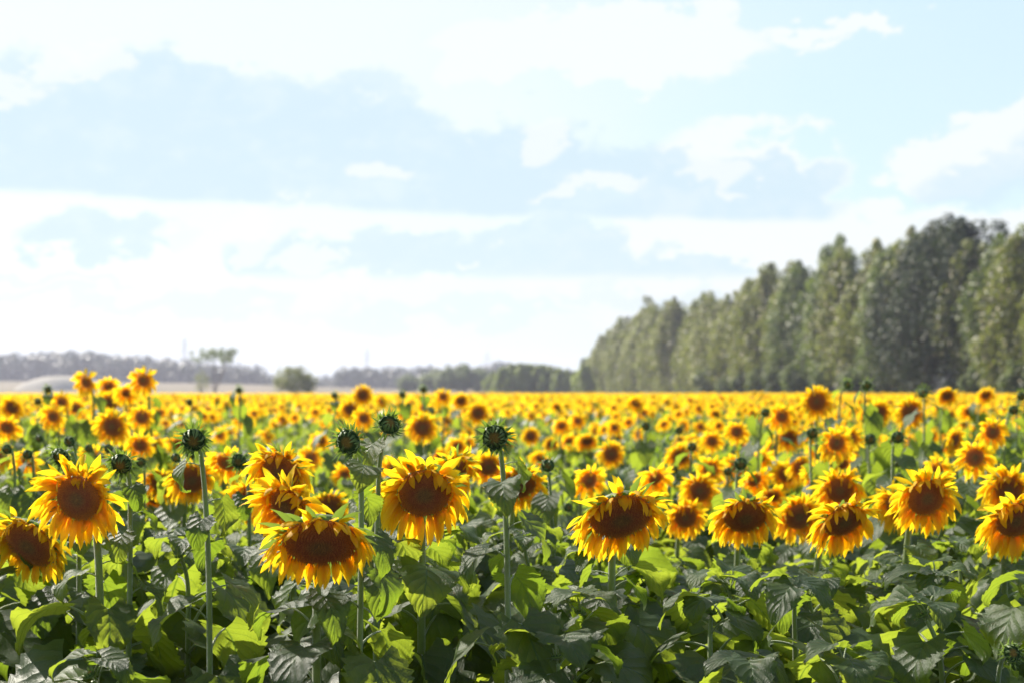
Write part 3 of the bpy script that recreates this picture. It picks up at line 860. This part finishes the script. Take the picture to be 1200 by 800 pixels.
# ---------------------------------------------------------------- the rest of the field: one mass
def compact(parts, leaves, hz, rg, q, bud=False):
    """a whole plant as one template, stem foot at the origin, head at height hz"""
    g = G(); pitch = rg.uniform(0.0, 0.7); yaw = rg.gauss(0.05, .4)
    Mh = headmat(yaw, pitch, 0); face = Mh.to_3x3() @ Vector((0, 0, 1))
    path = stem_path((0, 0), Vector((face.x * .1, face.y * .1, hz)), face, 4, rg)
    tube(g, path, [0.011, 0.010, 0.009, 0.007], 3, m=3, cap=False)
    M4 = np.array(Matrix.Translation((face.x * .1, face.y * .1, hz)) @ Mh)
    for k_, mi in (('head', 4), ('disc', 1), ('petals', 0), ('bracts', 4)):
        if k_ in parts: g.merge(parts[k_], M4, 5 if (bud and k_ == 'disc') else mi)
    a = rg.uniform(0, 6)
    nl = 9 if q else 7
    for i in range(nl):
        f = i / (nl - 1); z = 0.35 + (hz - 0.42) * f; a += 2.4 + rg.uniform(-.4, .4)
        s = (1.25 - 0.65 * f) * rg.uniform(.9, 1.15) * (1 if q else 1.15)
        Ml = np.array(Matrix.Translation((0, 0, z)) @ Matrix.Rotation(a, 4, 'Z') @ Matrix.Rotation(rg.uniform(-.2, .3), 4, 'Y') @ Matrix.Scale(s, 4))
        g.merge(rg.choice(MID_LEAVES if q else LOW_LEAVES), Ml, 2)
    return g.pack()
rg = random.Random(77)
TM = []; TL = []; TM2 = []
for i in range(10):
    pt = 0.35
    if i % 6 == 5: parts, b_ = budhead(600 + i, 0.075, 1), True
    else: parts, b_ = bloom(600 + i, rg.uniform(.19, .24), .43, pt, 0, 1, .15, droopk=.7), False
    TM.append(compact(parts, MID_LEAVES, 1.27, rg, 1, b_))
for i in range(6): TM2.append(compact({}, MID_LEAVES, 1.15, rg, 1, False))
for i in range(8):
    if i == 7: parts, b_ = budhead(700 + i, 0.08, 0), True
    else: parts, b_ = bloom(700 + i, rg.uniform(.21, .25), .38, .3, 0, 0, .1, droopk=.5), False
    TL.append(compact(parts, LOW_LEAVES, 1.30, rg, 0, b_))
def head_only(seed):
    g = G(); r_ = random.Random(seed); pitch = r_.uniform(0, .5); yaw = r_.gauss(0, .35)
    M4 = np.array(Matrix.Translation((0, 0, 1.30)) @ headmat(yaw, pitch, 0))
    n = 9; R = .05; W = .13
    V = [(0, 0, 0.02)]; A_ = [(0.3, 0.3, 0)]
    for j in range(n): a = 2 * PI * j / n; V.append((R * math.cos(a), R * math.sin(a), .0)); A_.append((1, .2, 0))
    g.merge((np.array(V, float), np.array(A_, float), np.array([[0, 1 + j, 1 + (j + 1) % n, -1] for j in range(n)]), np.full(n, 1)), M4)
    V = []; A_ = []; F = []
    for j in range(n):
        a = 2 * PI * j / n; l = W * r_.uniform(.8, 1.1); rn = r_.random(); b = len(V)
        for (ra, da, v) in ((R * .9, -.38, 0), (R * .9, .38, 0), (l, .12, .55), (l, -.2, .55)):
            V.append((ra * math.cos(a + da), ra * math.sin(a + da), -0.02 * v)); A_.append((0, v, rn))
        F.append([b, b + 1, b + 2, b + 3])
    g.merge((np.array(V, float), np.array(A_, float), np.array(F), np.full(len(F), 0)), M4)
    # leaves beneath
    a = r_.uniform(0, 6)
    for i in range(4):
        a += 1.9; z = 1.12 - 0.13 * i
        g.merge(r_.choice(LOW_LEAVES), np.array(Matrix.Translation((0, 0, z)) @ Matrix.Rotation(a, 4, 'Z') @ Matrix.Scale(1.35, 4)), 2)
    return g.pack()
TH = [head_only(i) for i in range(8)]

def scatter(name, pts, templates, hts, seed, label):
    r_ = np.random.RandomState(seed); g = G()
    pts = np.array(pts); pick = r_.randint(0, len(templates), len(pts))
    for ti, (V, A_, F, M) in enumerate(templates):
        sel = np.where(pick == ti)[0]
        if not len(sel): continue
        n = len(sel)
        rot = r_.uniform(-.3, .3, n); c, s = np.cos(rot), np.sin(rot)
        sx = hts[sel] / 1.28; sw = r_.uniform(.88, 1.15, n)
        VX = (V[None, :, 0] * c[:, None] - V[None, :, 1] * s[:, None]) * sw[:, None] + pts[sel, 0][:, None]
        VY = (V[None, :, 0] * s[:, None] + V[None, :, 1] * c[:, None]) * sw[:, None] + pts[sel, 1][:, None]
        # keep the head round: shift rather than stretch its top 20 cm
        VZ = V[None, :, 2] + (hts[sel] - 1.28)[:, None] * np.clip(V[None, :, 2] / 1.0, 0, 1)
        VV = np.stack([VX, VY, VZ], -1).reshape(-1, 3)
        AA = np.tile(A_[None], (n, 1, 1)).copy(); AA[:, :, 2] = (AA[:, :, 2] + r_.uniform(0, 1, (n, 1))) % 1.0
        off = (np.arange(n) * len(V))[:, None, None]
        FF = np.where(F[None] >= 0, F[None] + off, -1).reshape(-1, 4)
        g.add(VV, AA.reshape(-1, 3), FF, 0); g.M[-1] = np.tile(M, n).astype(np.int32)
    return g
nr = np.random.RandomState(3)
near = [s for s in rest if s[1] < 26]; mid = [s for s in rest if s[1] >= 26]
hr = random.Random(9)
hn = np.array([min(height_at(x, y, hr), 1.08 if y < 9 else 9) for x, y in near]); hm = np.array([height_at(x, y, hr) for x, y in mid])
far = []; Y = 60.0
while Y < 268:
    st = 0.85 + (Y - 60) * 0.0022
    xr = min(TAN * Y + 1, 66 - 0.0 * Y if Y < 150 else 58 - (Y - 150) * 0.09)
    x = -TAN * Y - 1
    while x < xr:
        far.append((x + hr.uniform(-.3, .3), Y + hr.uniform(-.3, .3))); x += st * 0.75
    Y += st
hf = np.clip(nr.normal(1.36, 0.10, len(far)), 1.0, 1.62)
allg = G()
lf = nr.rand(len(near)) < np.array([(0.76 if y < 20 else 0.62) + .30 * patch(x, y) for x, y in near])
allg.merge(scatter('a', [p for p, q in zip(near, lf) if not q], TM, hn[~lf], 1, ''))
allg.merge(scatter('a2', [p for p, q in zip(near, lf) if q], TM2, np.minimum(hn[lf], 1.25), 4, '')); lm_ = nr.rand(len(mid)) < np.array([.32 + .42 * patch(x, y) for x, y in mid])
allg.merge(scatter('b', [p for p, q in zip(mid, lm_) if not q], TL, hm[~lm_], 2, ''))
allg.merge(scatter('b2', [p for p, q in zip(mid, lm_) if q], TM2, np.minimum(hm[lm_], 1.3), 5, '')); allg.merge(scatter('c', far, TH, hf, 3, ''))
fo = link('sunflower_field', make_mesh('sunflower_field', allg, [M_petal, M_disc, M_leaf_far, M_stem, M_bract, M_bud], smooth=True))
tag(fo, 'yellow mass of distant sunflowers stretching to the trees', 'sunflower field', kind='stuff')

# ---------------------------------------------------------------- trees
def leafcloud(g, centres, radii, nleaf, size, rng, tone=None, flat=1.0):
    n = len(centres) * nleaf
    cs = np.repeat(np.array(centres), nleaf, 0); rs = np.repeat(np.array(radii), nleaf)
    d = rng.normal(size=(n, 3)); d /= np.linalg.norm(d, axis=1)[:, None]
    rr = rs * rng.uniform(0.35, 1.0, n) ** 0.5
    p = cs + d * rr[:, None] * np.array([1, 1, flat * 1.25])
    nn = d * 1.3 + rng.normal(size=(n, 3)) * 0.55 + np.array([0, 0, 0.25]); nn /= np.linalg.norm(nn, axis=1)[:, None]
    a = np.cross(nn, rng.normal(size=(n, 3))); a /= np.linalg.norm(a, axis=1)[:, None]; b = np.cross(nn, a)
    s = size * rng.uniform(0.6, 1.3, n)[:, None]
    V = np.stack([p - a * s * .5, p - b * s * .32 + nn * s * .1, p + a * s * .6, p + b * s * .32 + nn * s * .1], 1).reshape(-1, 3)
    tn = np.repeat(rng.uniform(0, 1, len(centres)) if tone is None else np.array(tone), nleaf); lr = rng.uniform(0, 1, n)
    At = np.stack([tn, lr, lr], 1).repeat(4, 0)
    g.add(V, At, np.arange(n * 4).reshape(-1, 4))

def tree_parts(seed, h, wd, shape='poplar', size=.42, nleaf=80, dens=1.0):
    r_ = np.random.RandomState(seed); R_ = random.Random(seed)
    tg = G(); cg = G()
    lean = np.array([R_.uniform(-.03, .03), R_.uniform(-.03, .03)]) * h
    tp = [np.array([lean[0] * t * t, lean[1] * t * t, h * t * (0.9 if shape == 'poplar' else 0.62)]) for t in (0, .05, .2, .4, .6, .8, 1)]
    tube(tg, tp, [h * .022, h * .016, h * .013, h * .010, h * .007, h * .004, h * .001], 8)
    cs = []; rs = []; tn = []
    if shape == 'poplar':
        nl = int(12 * dens)
        for i in range(nl):
            a = 2.4 * i + R_.uniform(-.4, .4); z0 = h * R_.uniform(0.03, 0.45); top = h * R_.uniform(0.74, 0.97); rr = wd * 0.55 * R_.uniform(0.5, 1.0)
            if i < 3: top = h * (.99 - .03 * i); rr *= 0.7
            pts = []; tone = R_.random()
            for k_ in range(13):
                t = k_ / 12; z = z0 + (top - z0) * t
                prof = max(0.0, math.sin(PI * min(1, (0.10 + 0.9 * t)) ** 0.75)) ** 0.55
                r = rr * (0.35 + 0.75 * prof) * (1 - 0.35 * t)
                c = np.array([math.cos(a) * r + lean[0] * t, math.sin(a) * r + lean[1] * t, z]) + r_.normal(size=3) * 0.45
                pts.append(c); cs.append(c); rs.append(wd * 0.158 * (1.12 - 0.66 * t ** 1.6) * R_.uniform(.6, 1.35)); tn.append(min(1, max(0, tone + R_.uniform(-.25, .25))))
            tube(tg, [np.array([0, 0, z0 * 0.8])] + pts[1:11:3] + [pts[11]], [h * .006, h * .005, h * .004, h * .003, h * .002, h * .001], 5)
    else:
        n = int(90 * dens)
        for i in range(n):
            th = R_.uniform(0, 2 * PI); ph = math.acos(R_.uniform(-0.75, 1)); q = R_.uniform(.55, 1)
            c = np.array([math.sin(ph) * math.cos(th) * wd * .42 * q, math.sin(ph) * math.sin(th) * wd * .42 * q, h * 0.56 + math.cos(ph) * h * .42 * q])
            if shape == 'flat': c = np.array([math.cos(th) * wd * .5 * R_.random() ** .5, math.sin(th) * wd * .5 * R_.random() ** .5, h * (0.84 + R_.uniform(-.10, .12))])
            cs.append(c); rs.append(min(wd, h) * (.115 if shape != 'flat' else .06) * R_.uniform(.7, 1.3)); tn.append(R_.random())
            if i % 5 == 0: tube(tg, [tp[2], (tp[3] + c) / 2, c], [h * .009, h * .005, h * .002], 5)
    leafcloud(cg, cs, rs, nleaf, size, r_, tn)
    return make_mesh('trunk', tg, M_bark), cg
def put_tree(name, loc, h, wd, meshes, s=1.0, rot=0.0, label='', cat='tree', group=None):
    e = bpy.data.objects.new(name, None); C.objects.link(e); e.location = loc; e.rotation_euler = (0, 0, rot)
    e.scale = (s, s, s) if not isinstance(s, tuple) else s
    link('trunk', meshes[0], e); link('crown', meshes[1], e)
    tag(e, label, cat, group)
    return e
POP = []
for i in range(6):
    tm, cg = tree_parts(20 + i, 20, 9.5, 'poplar', .44, 84)
    POP.append((tm, make_mesh('crown', cg, M_poplar), make_mesh('crown', cg, M_green)))
tm, cg = tree_parts(55, 20, 14, 'poplar', .5, 90, 1.6); BROAD = (tm, make_mesh('crown', cg, M_dark))
rt = random.Random(31)
# crest of the row, read from the photo: px -> py of the tree tops
crest = [(690, 424), (700, 402), (720, 382), (740, 369), (770, 354), (800, 350), (825, 347), (850, 343), (870, 330), (900, 314), (930, 301), (960, 292), (985, 277), (1010, 285), (1030, 279), (1060, 268), (1100, 256), (1135, 263), (1160, 280), (1185, 260), (1220, 245), (1300, 225)]
def crest_y(px):
    for (a, b), (c, d) in zip(crest, crest[1:]):
        if a <= px <= c: return b + (d - b) * (px - a) / (c - a)
    return crest[0][1] if px < crest[0][0] else crest[-1][1]
row = []
Yt = 136.0
k_ = 0
while Yt < 560:
    X = 63.5 - (Yt - 136) * 0.083 + rt.uniform(-1.4, 1.4)
    row.append((X, Yt)); Yt += (6.2 + Yt * 0.010) * rt.uniform(.85, 1.15)
names_h = ['tall', 'full', 'narrow', 'ragged', 'pale', 'greyish']
nrow = len(row)
NUM = ['first', 'second', 'third', 'fourth', 'fifth', 'sixth', 'seventh', 'eighth', 'ninth', 'tenth', 'eleventh', 'twelfth', 'thirteenth', 'fourteenth', 'fifteenth', 'sixteenth', 'seventeenth', 'eighteenth', 'nineteenth', 'twentieth',
       'twenty-first', 'twenty-second', 'twenty-third', 'twenty-fourth', 'twenty-fifth', 'twenty-sixth', 'twenty-seventh', 'twenty-eighth', 'twenty-ninth', 'thirtieth', 'thirty-first', 'thirty-second', 'thirty-third', 'thirty-fourth', 'thirty-fifth', 'thirty-sixth', 'thirty-seventh', 'thirty-eighth', 'thirty-ninth', 'fortieth', 'forty-first', 'forty-second', 'forty-third', 'forty-fourth', 'forty-fifth', 'forty-sixth', 'forty-seventh', 'forty-eighth', 'forty-ninth', 'fiftieth'] + ['fifty-first', 'fifty-second', 'fifty-third', 'fifty-fourth', 'fifty-fifth']
vis = 0
di = min(range(nrow), key=lambda j: abs(600 + FPX * row[j][0] / row[j][1] - 1092))
for i, (X, Yt) in enumerate(row):
    px = 600 + FPX * X / Yt
    hgt = (463 - crest_y(px)) / FPX * Yt * rt.uniform(.93, 1.03) + 1.0
    s = hgt / 20
    dark = i == di or i == di - 1
    if px > 1250: lab = 'poplar standing nearest the camera beyond the edge of the frame'
    else:
        lab = '%s poplar along the row, counting from the right' % NUM[vis]; vis += 1
    dlab = 'broad dark-crowned poplar bulging out of the row' if i == di else 'dark poplar half merged with the broad dark one, on its right'
    P_ = POP[i % 6]
    if dark:
        put_tree('poplar_tree', (X + 1.2, Yt, 0), 0, 0, BROAD, s * 1.0, rt.uniform(0, 6), dlab, 'tree', 'poplars in the long row beside the field')
        continue
    wsc = s * rt.uniform(.9, 1.1)
    put_tree('poplar_tree', (X, Yt, 0), 0, 0, (P_[0], P_[1] if rt.random() < .7 or px < 860 else P_[2]), (wsc, wsc, s), rt.uniform(0, 6), lab, 'tree', 'poplars in the long row beside the field')
# bushes and young trees along the foot of the row
tm, cg = tree_parts(81, 7, 6, 'round', .40, 90, .8); BUSH = (tm, make_mesh('crown', cg, M_green))
for i in range(14):
    Yt = 132 + i * 14 + rt.uniform(-3, 3); X = 60.0 - (Yt - 136) * 0.083 - 1.5 + rt.uniform(-.8, .8)
    if 1070 < 600 + FPX * X / Yt < 1110: continue
    put_tree('bush', (X, Yt, 0), 0, 0, BUSH, rt.uniform(.6, 1.1), rt.uniform(0, 6), '%s light green bush along the foot of the poplars, counted from the right' % NUM[i], 'bush', 'bushes along the foot of the poplars')
# lower greenish trees past the end of the row
tm, cg = tree_parts(91, 14, 8.5, 'poplar', .8, 60, .9); MIDT = (tm, make_mesh('crown', cg, M_olive))
tm, cg = tree_parts(92, 13, 13, 'round', .8, 60, 1.0); MIDR = (tm, make_mesh('crown', cg, M_green))
for i, px in enumerate((578, 590, 601, 612, 622, 633, 643, 654, 664, 675, 686)):
    Yt = 500 - i * 4 + rt.uniform(-15, 15)
    top = [437, 432, 429, 428, 429, 430, 431, 433, 434, 436, 430][i] + rt.uniform(-1, 1)
    hg = (462 - top) / FPX * Yt + 1.7
    put_tree('poplar_tree', ((px - 600) / FPX * Yt, Yt, 0), 0, 0, MIDT, hg / 14, rt.uniform(0, 6), '%s tree from the left in the low green clump past the end of the row' % NUM[i], 'tree', 'low green trees past the end of the poplar row')
for i, (px, top, Yt) in enumerate(((478, 442, 640), (508, 437, 600), (527, 434, 590), (545, 432, 600), (561, 436, 610))):
    hg = (462 - top) / FPX * Yt + 2
    put_tree('tree', ((px - 600) / FPX * Yt, Yt, 0), 0, 0, MIDR, (hg / 13 * 1.15, hg / 13 * 1.15, hg / 13), rt.uniform(0, 6), '%s hazy round tree from the left, before the far wood near the middle' % NUM[i], 'tree', 'hazy trees before the far wood')
# lone trees at the left
tm, cg = tree_parts(98, 13, 9, 'round', .5, 22, .55); WISP = (tm, make_mesh('crown', cg, M_poplar))
tm, cg = tree_parts(93, 12, 11, 'round', .5, 75, .75); MR = (tm, make_mesh('crown', cg, M_poplar))
put_tree('round_tree', ((346 - 600) / FPX * 330, 330, 0), 0, 0, MR, (1.0, 1.0, .66), .4, 'low round dark tree standing alone at the far edge of the field', 'tree')
put_tree('tree', ((329 - 600) / FPX * 560, 560, 0), 0, 0, WISP, (.55, .55, 1.0), .4, 'slim pale tree rising just behind the low round dark tree', 'tree')
tm, cg = tree_parts(94, 16, 14, 'flat', .5, 45, .6); FT = (tm, make_mesh('crown', cg, M_green))
put_tree('flat_topped_tree', ((252 - 600) / FPX * 420, 420, 0), 0, 0, FT, (1.0, 1.0, .93), 1.4, 'lone thin tree with flat see-through crown above the far wood', 'tree')
put_tree('tree', ((236 - 600) / FPX * 430, 430, 0), 0, 0, WISP, (.62, .62, .68), 2, 'slender tree close beside the lone flat-topped tree', 'tree')
put_tree('tree', ((687 - 600) / FPX * 620, 620, 0), 0, 0, MIDT, (1.0, 1.0, 1.2), 2, 'faint tall tree rising behind the far end of the poplar row', 'tree')

# ---------------------------------------------------------------- ground, hills, far wood
def sheet(name, xs, ys, zf, m, kind='structure'):
    X, Yg = np.meshgrid(xs, ys); Z = zf(X, Yg)
    V = np.stack([X, Yg, Z], -1).reshape(-1, 3)
    g = G(); g.add(V, np.zeros_like(V), gridF(len(ys), len(xs)))
    o = link(name, make_mesh(name, g, m)); o['kind'] = kind
    return o
def hill_z(X, Y_):
    t = np.clip((Y_ - 330) / 620, 0, 1); t = t * t * (3 - 2 * t)
    base = 12 + 3 * np.sin(X / 210 + 1.0) + 2 * np.sin(X / 83)
    t2 = np.clip((Y_ - 1000) / 600, 0, 1)
    return 0.04 + t * np.maximum(base - 0.006 * np.clip(X, -400, 900), 3) * (0.30 + 0.38 / (1 + np.exp(np.clip((X + 130) / 25, -40, 40)))) - t2 * 6
sheet('ground', np.linspace(-2200, 2200, 45), np.linspace(-1200, 2600, 39), lambda X, Y_: X * 0, M_soil)
sheet('hills', np.linspace(-1900, 1900, 120), np.linspace(290, 2100, 70), hill_z, M_stubble)
# far woods: rows of crowns on the hills, one mass
wr = np.random.RandomState(12); cs = []; rs = []; tn = []
prof = [(-40, 418), (0, 417), (20, 415), (25, 424), (30, 417), (60, 415), (110, 415), (130, 420), (150, 419), (180, 422), (215, 424), (250, 428), (280, 430), (300, 431), (312, 437), (320, 443), (392, 444), (402, 432), (440, 434), (480, 434), (500, 431), (520, 433), (545, 428), (555, 434), (575, 428), (592, 426), (600, 430), (640, 432), (660, 436), (700, 440), (1250, 440)]
def prof_y(px):
    for (a, b), (c, d) in zip(prof, prof[1:]):
        if a <= px < c: return b + (d - b) * (px - a) / (c - a)
    return 430
for row_i, (Yw, drop) in enumerate(((1010, 5), (1050, 2), (1090, 0))):
    px = -160
    while px < 1300:
        X = (px - 600) / FPX * Yw; top = (463.5 - prof_y(min(max(px, -39), 1249)) - drop) / FPX * Yw + H
        zb = float(hill_z(np.array(X), np.array(float(Yw))))
        rad_ = wr.uniform(3.0, 5.2); top += wr.uniform(-2.2, .8)
        z = top - rad_
        while z > zb - 1:
            cs.append((X + wr.uniform(-2, 2), Yw + wr.uniform(-8, 8), z)); rs.append(rad_ * wr.uniform(.9, 1.15)); tn.append(wr.rand()); z -= rad_ * 1.25
        px += wr.uniform(3.2, 5.5)
wg = G(); leafcloud(wg, cs, rs, 34, 2.6, wr, tn)
wo_ = link('far_wood', make_mesh('far_wood', wg, M_far)); tag(wo_, 'far wood along the horizon fading into purple haze', 'wood', kind='stuff')
# low belt of scrub at its foot
# pale sandy mound
def mound():
    g = G(); n = 24; m_ = 9; V = []; r_ = random.Random(4)
    for i in range(m_):
        t = i / (m_ - 1)
        for j in range(n):
            a = 2 * PI * j / n; R = 20 * (1 - t) ** 0.6 * (1 + .07 * math.sin(3 * a + 1) + .04 * math.sin(7 * a))
            V.append((R * math.cos(a) * 1.1, R * math.sin(a) * .7, 6.4 * (1 - (1 - t) ** 1.6) + r_.uniform(-.2, .2) - .3))
    V.append((0, 0, 6.2)); F = list(gridF(m_, n, True)); c = len(V) - 1
    F += [[(m_ - 1) * n + j, (m_ - 1) * n + (j + 1) % n, c, -1] for j in range(n)]
    g.add(V, np.zeros((len(V), 3)), F); return g
Ym = 600
mo = link('sand_mound', make_mesh('sand_mound', mound(), M_sand), None, ((72 - 600) / FPX * Ym, Ym, float(hill_z(np.array(-190.0), np.array(600.0))) - .5))
tag(mo, 'pale sandy mound before the far wood', 'mound')
# three faint power pylons on the skyline
def bar(g, a, b, r): tube(g, [a, b], [r, r], 4)
def pylon_tower(h):
    g = G(); w0 = h * .09
    for sx in (-1, 1):
        for sy in (-1, 1): bar(g, (sx * w0, sy * w0, 0), (sx * .35, sy * .35, h), .13)
    n = 7
    for i in range(n):
        z0, z1 = h * i / n, h * (i + 1) / n
        a0, a1 = w0 + (.35 - w0) * i / n, w0 + (.35 - w0) * (i + 1) / n
        for s in (-1, 1):
            bar(g, (-a0, s * a0, z0), (a1, s * a1, z1), .08); bar(g, (a0, s * a0, z0), (-a1, s * a1, z1), .08)
            bar(g, (s * a0, -a0, z0), (s * a1, a1, z1), .08)
    return g
def pylon_arm(h, l):
    g = G(); bar(g, (-l, 0, 0), (l, 0, 0), .10); bar(g, (-l, 0, 0), (0, 0, 1.4), .08); bar(g, (l, 0, 0), (0, 0, 1.4), .08)
    for s in (-1, 1): bar(g, (s * l, 0, 0), (s * l, 0, -1.6), .08)
    return g
tw = make_mesh('tower', pylon_tower(40), M_steel); ar = make_mesh('crossarm', pylon_arm(40, 5.5), M_steel)
for px, s, lab in ((216, 1.0, 'faint lattice pylon above the wood near the flat-topped tree'), (430, .88, 'faint lattice pylon on the low wood, left of its twin'), (571, .85, 'faint lattice pylon above the low green clump of trees')):
    e = bpy.data.objects.new('power_pylon', None); C.objects.link(e); Yp = 1180
    X = (px - 600) / FPX * Yp; e.location = (X, Yp, float(hill_z(np.array(X), np.array(float(Yp)))) - .3); e.scale = (s, s, s)
    link('tower', tw, e)
    for z in (29, 34): link('crossarm', ar, e, (0, 0, z))
    tag(e, lab, 'pylon', 'pylons on the skyline')

# ---------------------------------------------------------------- haze
M_haze = bpy.data.materials.new('haze'); M_haze.use_nodes = True
t = NT(M_haze.node_tree); t.n.clear()
pv = t.new('ShaderNodeVolumePrincipled'); pv.inputs['Color'].default_value = (0.78, 0.80, 1.0, 1); pv.inputs['Density'].default_value = 0.00021; pv.inputs['Anisotropy'].default_value = 0.3
o_ = t.new('ShaderNodeOutputMaterial'); t.l.new(pv.outputs[0], o_.inputs['Volume'])
hx, hy0, hy1, hz0, hz1 = 2210, -1210, 2610, -1.0, 62
g = G(); V = [(x, y, z) for z in (hz0, hz1) for y in (hy0, hy1) for x in (-hx, hx)]
g.add(V, np.zeros((8, 3)), [[0, 2, 3, 1], [4, 5, 7, 6], [0, 1, 5, 4], [2, 6, 7, 3], [0, 4, 6, 2], [1, 3, 7, 5]])
hz = link('haze', make_mesh('haze', g, M_haze, smooth=False)); tag(hz, 'pale haze in the air', kind='stuff', cat='haze')
print('PLANTS', len(PLANTS), 'rest', len(near), len(mid), len(far), 'faces', sum(len(x) for x in allg.F))
